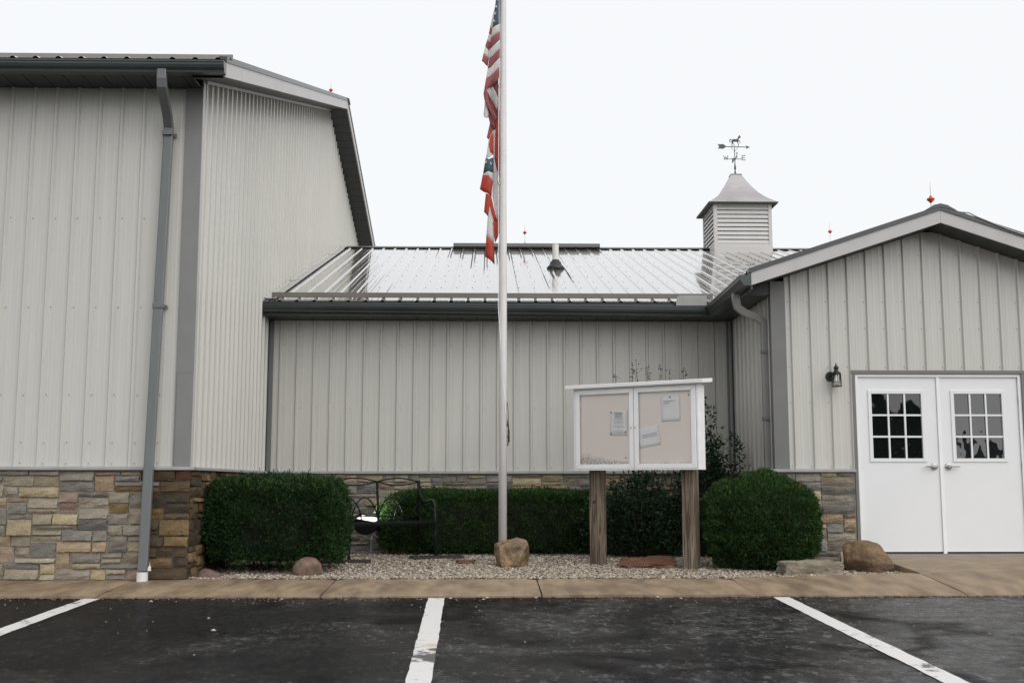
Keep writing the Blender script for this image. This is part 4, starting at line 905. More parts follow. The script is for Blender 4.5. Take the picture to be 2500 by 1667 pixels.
# ------------------------------------------------------------------ wall lantern
lan = thing('wall_lantern', 'black carriage lantern with clear bulb on the wall beside the doors', 'lantern', (4.095, YR - .02, 1.96))
MB().tube([(-.035, .018, .125), (-.035, -.006, .125)], [.062, .055], 20, ax=(0, 0, 1)).build('back_plate', BLACK, lan)
MB().tube([(-.035, 0, .125), (-.03, -.05, .135), (-.012, -.085, .155), (0, -.095, .165)], .012, 8).build('arm', BLACK, lan, smooth=True)
MB().lathe([(.052, .145), (.056, .148), (.05, .16), (.03, .178), (.022, .196), (.030, .212), (.030, .222), (.024, .236), (.010, .246), (.006, .262), (.008, .268), (.001, .282)], 14, (0, -.095, 0)).build('cap', BLACK, lan, smooth=True)
for k in range(6):
    a = math.pi / 6 + k * math.pi / 3; MB().tube([(.056 * math.cos(a), -.095 + .056 * math.sin(a), .0), (.05 * math.cos(a), -.095 + .05 * math.sin(a), .15)], .0045, 6).build('cage_bar', BLACK, lan)
hexr = lambda r, z: [(r * math.cos(math.pi / 6 + k * math.pi / 3), -.095 + r * math.sin(math.pi / 6 + k * math.pi / 3), z) for k in range(6)]
MB().extrude(hexr(.06, -.004), (0, 0, 0), (0, 0, .010)).build('base_ring', BLACK, lan)
MB().add(hexr(.0545, .05) + hexr(.0555, .056) , [(k, (k + 1) % 6, 6 + (k + 1) % 6, 6 + k) for k in range(6)]).build('cage_band', BLACK, lan)
for k in range(6):
    h0, h1 = hexr(.053, .007), hexr(.048, .147); j = (k + 1) % 6
    MB().add([h0[k], h0[j], h1[j], h1[k]], [(0, 1, 2, 3)]).build('pane', CLEAR, lan)
MB().lathe([(.012, .008), (.022, .018), (.031, .04), (.031, .058), (.023, .085), (.018, .11), (.015, .14)], 16, (0, -.095, 0)).build('bulb', BULB, lan, smooth=True)

# ------------------------------------------------------------------ cupola and weather vane
CX, CY = 5.09, 22.48; HW = .585
cup = thing('cupola', 'square louvred cupola with flared metal roof on the wing ridge', 'cupola', (CX, CY, 0))
zb0 = 5.30; zb1 = 5.535; zt_ = 6.40
MB().box(-HW, HW, -HW, HW, zb0 - .2, zb1).build('base', CUPWALL, cup, bevel=.004)
MB().box(-HW + .06, HW - .06, -HW + .06, HW - .06, zb1, zt_).build('louver_core', RUBBER, cup)
for sx in (-1, 1):
    for sy in (-1, 1):
        MB().box(min(sx * (HW - .07), sx * (HW - .004)), max(sx * (HW - .07), sx * (HW - .004)), min(sy * (HW - .07), sy * (HW - .004)), max(sy * (HW - .07), sy * (HW - .004)), zb1 + .001, zt_).build('corner_post', CUPWALL, cup)
MB().box(-HW + .07, HW - .07, -HW + .01, -HW + .05, zt_ - .055, zt_).build('head_rail', CUPWALL, cup); MB().box(-HW + .01, -HW + .05, -HW + .07, HW - .07, zt_ - .055, zt_).build('head_rail', CUPWALL, cup)
MB().box(-HW + .07, HW - .07, -HW + .012, -HW + .05, zb1, zb1 + .045).build('sill_rail', CUPWALL, cup); MB().box(-HW + .012, -HW + .05, -HW + .07, HW - .07, zb1, zb1 + .045).build('sill_rail', CUPWALL, cup)
ns = 9; pitch = (zt_ - .055 - zb1 - .045) / ns
def slat_mesh(ax):
    if ax == 'x': ring = [(-HW + .07, -HW + .008, 0), (-HW + .07, -HW + .03, pitch * .86), (-HW + .07, -HW + .036, pitch * .86), (-HW + .07, -HW + .016, -.0)]; return MB().extrude(ring, (0, 0, 0), (2 * HW - .14, 0, 0)).mesh('slat')
    ring = [(-HW + .008, -HW + .07, 0), (-HW + .03, -HW + .07, pitch * .86), (-HW + .036, -HW + .07, pitch * .86), (-HW + .016, -HW + .07, 0)]; return MB().extrude(ring, (0, 0, 0), (0, 2 * HW - .14, 0)).mesh('slat')
for ax in 'xy':
    me = slat_mesh(ax)
    for k in range(ns): o = link('slat', me, CUPWALL, cup); o.location = (0, 0, zb1 + .05 + k * pitch)
prof = [(.70, 0), (.63, .045), (.545, .11), (.455, .19), (.365, .29), (.28, .41), (.20, .54), (.13, .67), (.105, .72)]
vs = []; fs = []
for i, (r, z) in enumerate(prof): vs += [(-r, -r, zt_ + z), (r, -r, zt_ + z), (r, r, zt_ + z), (-r, r, zt_ + z)]
for i in range(len(prof) - 1): fs += [(4 * i + k, 4 * i + (k + 1) % 4, 4 * i + 4 + (k + 1) % 4, 4 * i + 4 + k) for k in range(4)]
k = 4 * (len(prof) - 1); fs += [(3, 2, 1, 0), (k, k + 1, k + 2, k + 3)]
cr = MB().add(vs, fs).build('roof', CUPROOF, cup)
MB().box(-.115, .115, -.115, .115, zt_ + .72, zt_ + .735).build('top_plate', CUPROOF, cup)
MB().box(-.69, .69, -.69, .69, zt_ - .022, zt_ - .001).build('eave_plate', SOFFIT, cup)

vz = zt_ + .735
van = thing('weather_vane', 'horse weather vane with arrow and compass letters on the cupola top', 'weather vane', (CX, CY, vz))
van.scale = (.76, .76, .80)
MB().lathe([(.045, 0), (.045, .012), (.02, .02), (.028, .05), (.03, .06), (.018, .085), (.022, .10), (.012, .12), (.03, .17), (.026, .22), (.013, .30), (.012, .40), (.028, .415), (.03, .435), (.012, .455), (.010, .62), (.017, .635), (.010, .65), (.009, .745)], 10).build('spindle', VANE, van, smooth=True)
MB().tube([(-.20, 0, .425), (.20, 0, .425)], .009, 6).tube([(0, -.20, .425), (0, .20, .425)], .009, 6).build('compass_arms', VANE, van)
def strokes(segs, c, s, ux, th=.010):
    mb = MB(); ux = Vector(ux)
    for seg in segs:
        for p, q in zip(seg[:-1], seg[1:]): mb.tube([Vector(c) + ux * (w[0] * s) + Vector((0, 0, w[1] * s)) for w in (p, q)], th, 5)
    return mb
strokes([[(-.5, 1), (-.25, 0), (0, .7), (.25, 0), (.5, 1)]], (-.245, 0, .40), .12, (1, 0, 0)).build('letter', VANE, van)
strokes([[(.4, 1), (-.4, 1), (-.4, 0), (.4, 0)], [(-.4, .5), (.25, .5)]], (.245, 0, .40), .12, (1, 0, 0)).build('letter', VANE, van)
strokes([[(-.4, 0), (-.4, 1), (.4, 0), (.4, 1)]], (0, .245, .40), .12, (0, 1, 0)).build('letter', VANE, van)
strokes([[(.4, 1), (-.3, 1), (-.4, .8), (-.3, .55), (.3, .45), (.4, .2), (.3, 0), (-.4, 0)]], (0, -.245, .40), .12, (0, 1, 0)).build('letter', VANE, van)
za = .755
ar = MB().tube([(-.30, 0, za), (.36, 0, za - .012)], .011, 8)
ar.extrude([(-.46, 0, za + .065), (-.39, 0, za + .055), (-.36, 0, za + .065), (-.30, 0, za + .06), (-.235, 0, za + .01), (-.235, 0, za - .01), (-.30, 0, za - .055), (-.36, 0, za - .06), (-.39, 0, za - .05), (-.46, 0, za - .06), (-.42, 0, za)], (0, -.009, 0), (0, .009, 0))
ar.extrude([(.31, 0, za + .028), (.42, 0, za - .014), (.31, 0, za - .055), (.33, 0, za - .012)], (0, -.012, 0), (0, .012, 0)); ar.build('arrow', VANE, van)
MB().tube([(-.10 + .2 * k / 10, 0, za - .012 - .095 * math.sin(math.pi * k / 10)) for k in range(11)], .005, 5).build('scroll', VANE, van)
H = MB()
body = [(-.085, .13), (-.075, .165), (-.04, .18), (.0, .175), (.04, .178), (.075, .19), (.10, .225), (.115, .27), (.135, .29), (.15, .285), (.155, .29), (.158, .275), (.172, .235), (.165, .222), (.15, .235), (.14, .24), (.128, .205), (.115, .16), (.105, .14), (.06, .118), (-.02, .118), (-.06, .115)]
def blob(poly, th, ch=.012):
    n = len(poly); cx = sum(p[0] for p in poly) / n; cz = sum(p[1] for p in poly) / n; rings = []
    for y, k in ((-th, .72), (-th * .6, .93), (0, 1.0), (th * .6, .93), (th, .72)): rings.append([(cx + (p[0] - cx) * k if k == 1 else p[0] + (cx - p[0]) * (1 - k) * .35, y, p[1] + (cz - p[1]) * (1 - k) * .5) for p in poly])
    vs = [p for r in rings for p in r]; fs = [(i * n + k, i * n + (k + 1) % n, (i + 1) * n + (k + 1) % n, (i + 1) * n + k) for i in range(4) for k in range(n)] + [tuple(reversed(range(n))), tuple(range(4 * n, 5 * n))]
    H.add(vs, fs)
blob(body, .032)
H.tube([(-.065, .012, .135), (-.055, .014, .085), (-.075, .014, .05), (-.058, .014, .0)], [.022, .013, .009, .008], 7)
H.tube([(-.06, -.012, .13), (-.04, -.014, .08), (-.045, -.014, .06), (-.01, -.014, .03), (-.012, -.014, .0)], [.022, .014, .010, .008, .008], 7)
H.tube([(.085, .010, .14), (.10, .012, .075), (.118, .012, .0)], [.018, .010, .008], 7)
H.tube([(.095, -.010, .14), (.135, -.014, .13), (.155, -.014, .12), (.148, -.014, .085), (.135, -.014, .072)], [.017, .011, .009, .008, .008], 7)
H.tube([(-.08, 0, .165), (-.105, 0, .185), (-.125, 0, .16), (-.12, 0, .11), (-.125, 0, .08)], [.010, .014, .014, .011, .004], 7)
ho = H.build('horse', HORSE, van, smooth=True); ho.location = (0, 0, za + .012)

# ------------------------------------------------------------------ lightning rods and vent pipe
def rod(loc, s, label, below):
    t = thing('lightning_rod', label, 'lightning rod', loc, 0, 'lightning rods with red glass ornaments along the ridges')
    MB().lathe([(.012 * s, 0), (.012 * s, .02 * s), (.007 * s, .03 * s), (.0065 * s, below + .24 * s), (.001, below + .34 * s)], 8).build('rod', ALU, t)
    z = below
    MB().lathe([(.008 * s, z), (.02 * s, z + .012 * s), (.052 * s, z + .045 * s), (.062 * s, z + .062 * s), (.058 * s, z + .072 * s), (.03 * s, z + .085 * s), (.02 * s, z + .11 * s), (.008 * s, z + .12 * s)], 14).build('red_ornament', REDGLASS, t, smooth=True)
    MB().box(-.03 * s, .03 * s, -.03 * s, .03 * s, -.03 * s, .02 * s).build('bracket', ALU, t)
rod((-2.98, YRID - .02, ZRID + .035), .66, 'red ornament lightning rod on the tall hall ridge', .10)
rod((.755, YRB, ZRB + .12), .68, 'red ornament lightning rod on the dark ridge vent of the wing', .17)
rod((7.05, YRB, ZRB + .03), .72, 'red ornament lightning rod past the cupola on the wing ridge', .31)
rod((5.42, 13.35, rz_ + .05), .80, 'red ornament lightning rod at the entrance gable peak', .15)
vp = thing('vent_pipe', 'white plastic vent pipe with black boot on the wing roof', 'vent pipe', (1.16, 18.95, wing_roof(18.95)))
MB().tube([(0, 0, -.05), (0, 0, .42)], .055, 18).build('pipe', PVC, vp, smooth=False)
bt = MB().lathe([(.16, -.04), (.15, .02), (.12, .05), (.10, .07), (.095, .11), (.075, .12), (.062, .15)], 18).build('boot', RUBBER, vp, smooth=True)

# ------------------------------------------------------------------ flagpole and flags
FX, FY = 0.178, 13.05; fz0 = gravel_z(FY) - .03
pole = thing('flagpole', 'tall tapered aluminium flagpole standing behind a tan rock', 'flagpole', (FX, FY, fz0))
MB().tube([(0, 0, -.1), (0, 0, 2.5), (0, 0, 5.0), (0, 0, 7.0), (0, 0, 9.2)], [.048, .048, .042, .036, .028], 24).build('shaft', ALU, pole, smooth=True)
MB().lathe([(.02, 0), (.05, .03), (.07, .07), (.05, .12), (.005, .14)], 16, (0, 0, 9.2)).build('finial', ALU, pole, smooth=True)
MB().tube([(-.045, -.0, 9.1), (-.052, -.03, 6.0), (-.055, -.035, 3.0), (.035, -.048, 1.75)], .004, 5).build('halyard', PAPER, pole)
cl = MB().tube([(.050, -.02, 1.62), (.058, -.03, 1.70), (.066, -.02, 1.62), (.062, -.01, 1.45), (.058, -.02, 1.40)], .008, 6).tube([(.05, 0, 1.50), (.075, -.02, 1.50)], .010, 6).tube([(.072, -.02, 1.44), (.072, -.02, 1.58)], .009, 6).tube([(.05, -.02, 1.9), (.06, -.03, 1.82), (.068, -.02, 1.6)], .004, 5)
cl.build('cleat', STEM, pole)
KX, KZ = .00207, .002145      # drawing units to metres
def fx(x): return (x - 301) * KX - .038
def fzz(y): return 6.68 - y * KZ - fz0
def flag(name, label, polys, stars, mats):
    t = thing(name, label, 'flag', (FX, FY, fz0), 0)
    bm = bmesh.new()
    for layer, mi, pts in polys:
        vs = [bm.verts.new((fx(x), layer, fzz(y))) for x, y in pts]; f = bm.faces.new(vs); f.material_index = mi
    bm.normal_update()
    bmesh.ops.triangulate(bm, faces=bm.faces[:])
    bmesh.ops.subdivide_edges(bm, edges=bm.edges[:], cuts=2, use_grid_fill=True)
    bmesh.ops.triangulate(bm, faces=bm.faces[:])
    for v in bm.verts:   # the folds give the cloth depth
        x, z = v.co.x, v.co.z
        v.co.y += -.02 + .028 * math.sin(x * 38 + z * 1.2) + .012 * math.sin(x * 60 - z * 5)
    for f in bm.faces:
        if f.normal.y > 0: f.normal_flip()
    me = bpy.data.meshes.new('cloth'); bm.to_mesh(me); bm.free()
    o = link('cloth', me, mats, t, smooth=True); md = o.modifiers.new('thickness', 'SOLIDIFY'); md.thickness = .004; md.offset = 1
    mb = MB()
    for (layer, x, y, r, a) in stars:
        X, Z = fx(x), fzz(y); Y = layer - .02 + .028 * math.sin(X * 38 + Z * 1.2) + .012 * math.sin(X * 60 - Z * 5) - .008
        p = [(X + (r if k % 2 == 0 else r * .42) * KX * math.sin(a + k * math.pi / 5), Y, Z + (r if k % 2 == 0 else r * .42) * KZ * math.cos(a + k * math.pi / 5)) for k in range(10)]
        mb.extrude(p, (0, 0, 0), (0, .002, 0))
    mb.build('stars', FWHITE, t)
W_, R_, B_ = 0, 1, 2
us = [
 (.055, R_, [(219, 480), (298, 470), (298, 700), (272, 770), (243, 725), (214, 615)]),
 (0, B_, [(294, -330), (301, -330), (300, 158), (258, 185), (266, 120), (278, 0)]),
 (0, W_, [(258, 185), (300, 158), (300, 205), (247, 245)]), (0, R_, [(247, 245), (300, 205), (300, 255), (243, 305)]),
 (0, W_, [(243, 305), (300, 255), (300, 308), (237, 365)]), (0, R_, [(237, 365), (300, 308), (299, 362), (229, 425)]),
 (0, W_, [(229, 425), (299, 362), (298, 418), (219, 487)]), (0, R_, [(219, 487), (298, 418), (298, 482), (262, 512), (222, 543), (240, 620), (283, 700), (275, 725), (235, 655), (212, 610), (207, 570)]),
 (.03, W_, [(272, 60), (266, 130), (256, 190), (245, 160), (262, 95)]), (.03, R_, [(247, 156), (258, 185), (252, 215), (236, 203)]), (.03, W_, [(236, 203), (252, 215), (246, 262), (225, 248)]),
 (.03, R_, [(225, 248), (246, 262), (240, 308), (214, 290)]), (.03, W_, [(214, 290), (240, 308), (236, 354), (205, 335)]), (.03, R_, [(205, 335), (236, 354), (228, 404), (195, 376)]),
 (.025, W_, [(220, 540), (260, 514), (290, 590), (287, 665), (255, 605)]), (.045, R_, [(256, 514), (294, 486), (296, 690), (284, 705), (288, 590)]),
 (.04, W_, [(214, 612), (240, 660), (232, 702), (214, 706), (207, 688)]), (.03, R_, [(236, 650), (277, 722), (270, 765), (243, 730)]),
 (.045, W_, [(246, 715), (272, 700), (272, 752), (262, 745)]), (.05, R_, [(243, 728), (272, 752), (262, 790), (245, 830), (225, 815), (234, 770)]),
]
flag('national_flag', 'faded stars and stripes flag hanging limp at the top of the pole', us, [(-.0, 285, 22, 10, .1), (-.0, 278, 65, 10, .1), (-.0, 271, 105, 10, .1), (-.0, 265, 146, 10, .1), (0, 291, -40, 9, 0), (0, 287, -10, 8, 0)], [FWHITE, FRED, FBLUE])
oh = [
 (.02, R_, [(293, 640), (299, 660), (299, 1050), (285, 1000), (272, 930), (276, 770)]), (.03, W_, [(264, 775), (277, 770), (272, 930), (285, 1000), (299, 1050), (302, 1240), (286, 1292), (258, 1150), (262, 1000), (263, 800)]),
 (.0, W_, [(264, 775), (263, 912), (240, 935), (222, 940), (236, 832), (250, 800)]), (-.008, R_, [(264, 785), (263, 910), (246, 905), (238, 862), (246, 815)]),
 (0, B_, [(220, 938), (238, 946), (263, 928), (263, 1018), (230, 1016), (205, 1028)]), (0, W_, [(205, 1028), (232, 1016), (263, 1018), (259, 1068), (232, 1040), (203, 1031)]),
 (0, R_, [(203, 1031), (232, 1040), (259, 1068), (252, 1156), (186, 1112)]), (.02, R_, [(222, 1138), (252, 1156), (258, 1178), (286, 1292), (268, 1300), (243, 1200), (233, 1268), (212, 1240)]),
 (.03, W_, [(242, 1192), (264, 1292), (272, 1332), (266, 1416), (225, 1370), (232, 1270)]), (.03, R_, [(225, 1370), (266, 1416), (271, 1532), (220, 1490)]),
 (.015, R_, [(286, 1292), (302, 1240), (304, 1352), (273, 1412), (266, 1340), (264, 1292)]),
]
flag('state_flag', 'red and white flag with blue starred patch hanging below the upper flag', oh, [(-.0, 222, 963, 11, .2), (-.0, 247, 970, 12, 0)], [FWHITE, FRED2, FBLUE])
for z in (6.68 - 490 * KZ - fz0, 6.68 - 1050 * KZ - fz0):
    MB().tube([(-.048, -.035, z + .03), (-.056, -.045, z + .02), (-.056, -.045, z - .05), (-.05, -.04, z - .09), (-.046, -.035, z - .05)], .006, 6).build('snap_hook', CHROME, pole, smooth=True)

# ------------------------------------------------------------------ notice board
pL, pR = Vector((1.265, 13.17)), Vector((2.262, 12.505)); dv = (pR - pL).normalized(); ang = math.atan2(dv.y, dv.x)
mid = (pL + pR) / 2; zg = gravel_z(mid.y)
nb = thing('notice_board', 'white two door notice board cabinet on two weathered wooden posts', 'notice board', (mid.x, mid.y, 0), ang)
half = (pR - pL).length / 2 + .0
post_bx = []
for s in (-1, 1):
    x = s * half * .965 + .0; po = MB().box(x - .072, x + .072, -.075, .075, -.3, 1.85).build('post', WOOD, nb, bevel=.008)
kn = MB().tube([(-half * .965 - .012, -.073, .62), (-half * .965 - .012, -.0785, .62)], [.020, .017], 14, ax=(0, 0, 1)).build('knot', STEM, nb)
# cabinet local frame: x along the board, y into it, front face at y = -.19
BX0, BX1, BZ0, BZ1, BY0, BY1 = -.755, .755, .985, 1.905, -.215, -.077
cab = MB().box(BX0, BX1, BY1 - .012, BY1, BZ0, BZ1).box(BX0, BX0 + .03, BY0 + .03, BY1 - .0125, BZ0, BZ1).box(BX1 - .03, BX1, BY0 + .03, BY1 - .0125, BZ0, BZ1).box(BX0 + .0305, BX1 - .0305, BY0 + .03, BY1 - .0125, BZ0, BZ0 + .03).box(BX0 + .0305, BX1 - .0305, BY0 + .03, BY1 - .0125, BZ1 - .03, BZ1).build('cabinet', BOARDWHITE, nb)
sidecap = box('side_board', BOARDWHITE, BX1 + .001, BX1 + .022, BY0 + .012, BY1 + .055, BZ0 - .004, BZ1 + .0, nb, bevel=.003)
box('side_board', BOARDWHITE, BX0 - .022, BX0 - .001, BY0 + .012, BY1 + .055, BZ0 - .004, BZ1, nb, bevel=.003)
o = link('backing_board', MB().box(-.72, .72, -.004, .004, 0, .86).mesh('backing_board'), CORK, nb); o.location = (0, BY0 + .045, BZ0 + .031)
MB().extrude([(-.86, BY0 - .05, BZ1 + .014), (-.86, BY0 - .05, BZ1 + .054), (-.86, BY1 + .10, BZ1 + .085), (-.86, BY1 + .10, BZ1 + .045), (-.86, BY1 + .0, BZ1 + .030)], (0, 0, 0), (1.72, 0, 0)).build('roof_board', BOARDWHITE, nb, bevel=.004)
box('cornice', BOARDWHITE, BX0 - .02, BX1 + .02, BY0 + .004, BY1, BZ1 + .0005, BZ1 + .03, nb)
fw = .052
def bevel_bar(ring, parent): return MB().extrude(ring, (0, 0, 0), (0, .03, 0)).build('frame_rail', FRAMEWHITE, parent, bevel=.0025)
for s in (-1, 1):
    x0, x1 = (BX0 + .006, -.004) if s < 0 else (.004, BX1 - .006); z0, z1 = BZ0 + .012, BZ1 - .004; g = .0012
    dd = MB().box(x0 + fw + .002, x1 - fw - .002, BY0 + .010, BY0 + .014, z0 + fw + .002, z1 - fw - .002).build('glass_pane', CLEAR, nb)
    dd['label'] = 'glazed cabinet door with a lone paper' if s < 0 else 'glazed cabinet door with two papers'
    bevel_bar([(x0 + g, BY0, z0), (x1 - g, BY0, z0), (x1 - fw - g, BY0, z0 + fw), (x0 + fw + g, BY0, z0 + fw)], dd)
    bevel_bar([(x0 + g, BY0, z1), (x0 + fw + g, BY0, z1 - fw), (x1 - fw - g, BY0, z1 - fw), (x1 - g, BY0, z1)], dd)
    bevel_bar([(x0, BY0, z0 + g), (x0 + fw, BY0, z0 + fw + g), (x0 + fw, BY0, z1 - fw - g), (x0, BY0, z1 - g)], dd)
    bevel_bar([(x1, BY0, z0 + g), (x1, BY0, z1 - g), (x1 - fw, BY0, z1 - fw - g), (x1 - fw, BY0, z0 + fw + g)], dd)
    lx = -.004 - fw * .5 if s < 0 else .004 + fw * .5 - .012
    MB().tube([(lx, BY0 - .006, 1.455), (lx, BY0 + .002, 1.455)], .010, 12, ax=(0, 0, 1)).build('lock', CHROME, dd)
box('bottom_rail', BOARDWHITE, BX0, BX1, BY0 + .004, BY0 + .028, BZ0 - .004, BZ0 + .010, nb)
def world_of(x, y, z): v = Matrix.Rotation(ang, 3, 'Z') @ Vector((x, y, 0)); return (mid.x + v.x, mid.y + v.y, z)
def paper(x, z, w, h, rot, label, lines, title=None):
    t = thing('paper_notice', label, 'paper', world_of(x, BY0 + .038, z), ang, 'papers pinned inside the notice board')
    piv = Matrix.Rotation(rad(rot), 4, 'Y')
    vs = []; nx, nz = 5, 6
    for k in range(nz + 1):
        for i in range(nx + 1):
            u, v = i / nx - .5, k / nz - .5; vs.append(piv @ Vector((u * w, -.002 - .006 * (u * 2) ** 4 - .004 * math.sin(v * 5 + u * 2) ** 2, v * h)))
    W1 = nx + 1; sh = MB().add(vs, [(k * W1 + i, k * W1 + i + 1, (k + 1) * W1 + i + 1, (k + 1) * W1 + i) for k in range(nz) for i in range(nx)]).build('sheet', PAPER, t, smooth=True)
    md = sh.modifiers.new('thickness', 'SOLIDIFY'); md.thickness = .0006
    mb = MB()
    for (lx, lz, lw, lh) in lines:
        ring = [piv @ Vector(p) for p in ((lx - lw / 2, -.013, lz - lh / 2), (lx + lw / 2, -.013, lz - lh / 2), (lx + lw / 2, -.013, lz + lh / 2), (lx - lw / 2, -.013, lz + lh / 2))]
        mb.extrude(ring, (0, 0, 0), (0, .0004, 0))
    if lines: mb.build('print_lines', INKPALE, t)
    if title:
        for txt, tz, sz in title:
            cu = bpy.data.curves.new('title', 'FONT'); cu.body = txt; cu.size = sz; cu.align_x = 'CENTER'; cu.extrude = .0003; cu.offset = .0006
            ob = bpy.data.objects.new('tmp', cu); C.objects.link(ob); dg = bpy.context.evaluated_depsgraph_get(); me = bpy.data.meshes.new_from_object(ob.evaluated_get(dg)); bpy.data.objects.remove(ob)
            to = link('title', me, INK, t); to.location = (0, -.0135, tz); to.rotation_euler = (rad(90), 0, 0)
    return t
def pins(t, pts):
    for x, z in pts: MB().tube([(x, -.012, z), (x, -.020, z)], .0075, 10, ax=(0, 0, 1)).build('pin', BLACK, t)
ll = [(0, .022 - .0, .13, .004), (0, .008, .11, .004), (0, -.006, .13, .004), (0, -.034, .12, .004), (0, -.046, .14, .004), (0, -.057, .03, .004), (0, -.085, .12, .004), (0, -.099, .13, .004), (0, -.113, .12, .004), (0, .05, .12, .010)]
p1 = paper(-.205, 1.515, .215, .285, 0, 'white sheet headed trash days pinned in the cabinet', ll, [('TRASH', .098, .036), ('DAYS', .066, .036)])
pins(p1, [(-.09, .122), (-.092, -.12), (.09, -.105)])
p2 = paper(.44, 1.655, .225, .28, -1.5, 'white sheet hung high by one dark pin', [(-.01, .085, .14, .011), (-.045, .062, .07, .009)])
pins(p2, [(.0, .128)])
p3 = paper(.175, 1.355, .255, .225, -9, 'crooked white sheet with two lines of print slipping down', [(.01, .022, .19, .010), (.01, -.004, .19, .010)])
# pins left in the board
for k, (x, z) in enumerate(((.66, 1.80), (-.12, 1.12))):
    q = thing('push_pin', 'lone dark push pin near the upper corner of the notice board' if k == 0 else 'lone dark push pin low in the notice board', 'push pin', world_of(x, BY0 + .039, z), ang, None)
    MB().tube([(0, 0, 0), (0, -.012, 0)], .007, 10, ax=(0, 0, 1)).build('head', BLACK, q)
q = thing('paper_scrap', 'small torn white scrap of paper left on the notice board', 'paper', world_of(-.585, BY0 + .039, 1.545), ang)
MB().extrude([(-.012, 0, -.012), (.014, 0, -.016), (.022, 0, -.006), (.004, 0, .008), (0, 0, .03), (-.008, 0, .01)], (0, 0, 0), (0, -.003, 0)).build('sheet', PAPER, q)

# ------------------------------------------------------------------ bench
bn = thing('garden_bench', 'black iron garden bench with looped arches in its back', 'bench', (-1.255, 14.06, gravel_z(14.0)), rad(31))
bw, sd_, sz_ = .585, .24, .45
for s in (-1, 1):
    MB().tube([(s * bw, -sd_, -.02), (s * bw, -sd_ - .005, .30), (s * bw, -sd_, sz_ + .08), (s * bw, -sd_ + .01, .64), (s * bw, -sd_ + .04, .71), (s * bw, -sd_ + .10, .735), (s * bw, -.02, .715), (s * bw, .12, .71), (s * bw, .19, .76), (s * bw, .225, .86), (s * bw, .25, .965)], (.018, .034), ax=(1, 0, 0)).build('arm_frame', IRON, bn, smooth=False)
    MB().tube([(s * bw, .25, -.02), (s * bw, .21, .25), (s * bw, .19, sz_), (s * bw, .22, .72), (s * bw, .255, .965)], (.016, .03), ax=(1, 0, 0)).build('leg', IRON, bn)
    MB().tube([(s * bw, -sd_, .20), (s * bw, .21, .20)], .008, 6).build('stretcher', IRON, bn)
    MB().tube([(s * bw, -sd_, sz_ - .005), (s * bw, .19, sz_ - .005)], .011, 6).build('side_rail', IRON, bn)
MB().tube([(-bw, -sd_, sz_), (bw, -sd_, sz_)], (.026, .018), ax=(0, 0, 1)).build('front_rail', IRON, bn)
MB().tube([(-bw, .19, sz_ + .075), (bw, .19, sz_ + .075)], (.024, .014), ax=(0, 0, 1)).build('back_rail', IRON, bn)
for k in range(4):
    y = -sd_ + .085 + k * .085; MB().tube([(-bw, y, sz_ - .012), (bw, y, sz_ - .012)], (.006, .045), ax=(0, 0, 1)).build('seat_slat', IRON, bn)
MB().tube([(0, .19, sz_), (0, .215, .70), (0, .253, .955)], (.014, .028), ax=(1, 0, 0)).build('centre_upright', IRON, bn)
for s in (-1, 1):
    for h, b in ((.045, .95), (-.045, .95)):
        MB().tube([(s * bw * k / 12, .253, b + h * math.sin(math.pi * k / 12)) for k in range(13)], .009, 6).build('top_loop', IRON, bn, smooth=True)
    for c0 in (.0, .5):
        x0, x1 = s * bw * (c0 - .12 if c0 else 0), s * bw * (1 if c0 else .62)
        MB().tube([(x0 + (x1 - x0) * k / 14, .20 + .02 * math.sin(math.pi * k / 14), sz_ + .02 + .285 * math.sin(math.pi * k / 14) ** .6) for k in range(15)], .0085, 6).build('back_arch', IRON, bn, smooth=True)
for k, (x, y, w, rz) in enumerate(((-1.70, 13.45, .34, .1), (-.62, 14.08, .32, .25))):
    o = MB().box(-w, w, -.13, .13, -.03, .045).build('paver_block', PAVER, None, bevel=.008); o.location = (x, y, gravel_z(y)); o.rotation_euler = (0, 0, rz)
    tag(o, 'dark wet paver beneath the bench leg beside the clipped hedge' if k == 0 else 'dark wet paver beneath the bench leg facing the flagpole', 'paver')

# ------------------------------------------------------------------ floodlight (lit)
fl = thing('floodlight', 'dark ground floodlight switched on beneath the garden bench', 'floodlight', (-1.50, 14.80, gravel_z(14.8)))
MB().tube([(.0, 0, -.03), (.0, 0, .16)], .028, 12).tube([(0, 0, .15), (0, 0, .20)], .036, 12).build('conduit', PIPE, fl)
MB().tube([(0, 0, .20), (0, 0, .25), (-.02, -.02, .28)], .022, 10).build('knuckle', ALU, fl)
head = MB(); n_ = 12
ring = [(.19 * math.cos(math.pi + math.pi * k / n_), .0, .17 * math.sin(math.pi + math.pi * k / n_)) for k in range(n_ + 1)]
head.extrude(ring, (0, -.13, 0), (0, .13, 0)); ho_ = head.build('housing', BLACK, fl, bevel=.0); ho_.location = (-.03, -.06, .46); ho_.rotation_euler = (rad(13), rad(9), rad(-18))
LENS = mat('lit_lens', (0.8, 0.8, 0.8), .3, emit=(1.0, 1.0, .95, 1.6))
box('lens', LENS, -.13, .13, -.095, .095, .004, .010, ho_)
for a in ((-.19, .19, -.13, -.096), (-.19, .19, .096, .13), (-.19, -.131, -.0955, .0955), (.131, .19, -.0955, .0955)): box('lens_frame', BLACK, *a, .001, .016, ho_)
MB().tube([(.10, -.05, .22), (.02, -.145, .30), (-.01, -.15, .40)], (.03, .005)).build('yoke', ALU, fl)
lamp_d = bpy.data.lights.new('flood_lamp', 'SPOT'); lamp_d.energy = 30; lamp_d.spot_size = rad(105); lamp_d.spot_blend = .6; lamp_d.shadow_soft_size = .08; lamp_d.color = (1, .98, .9)
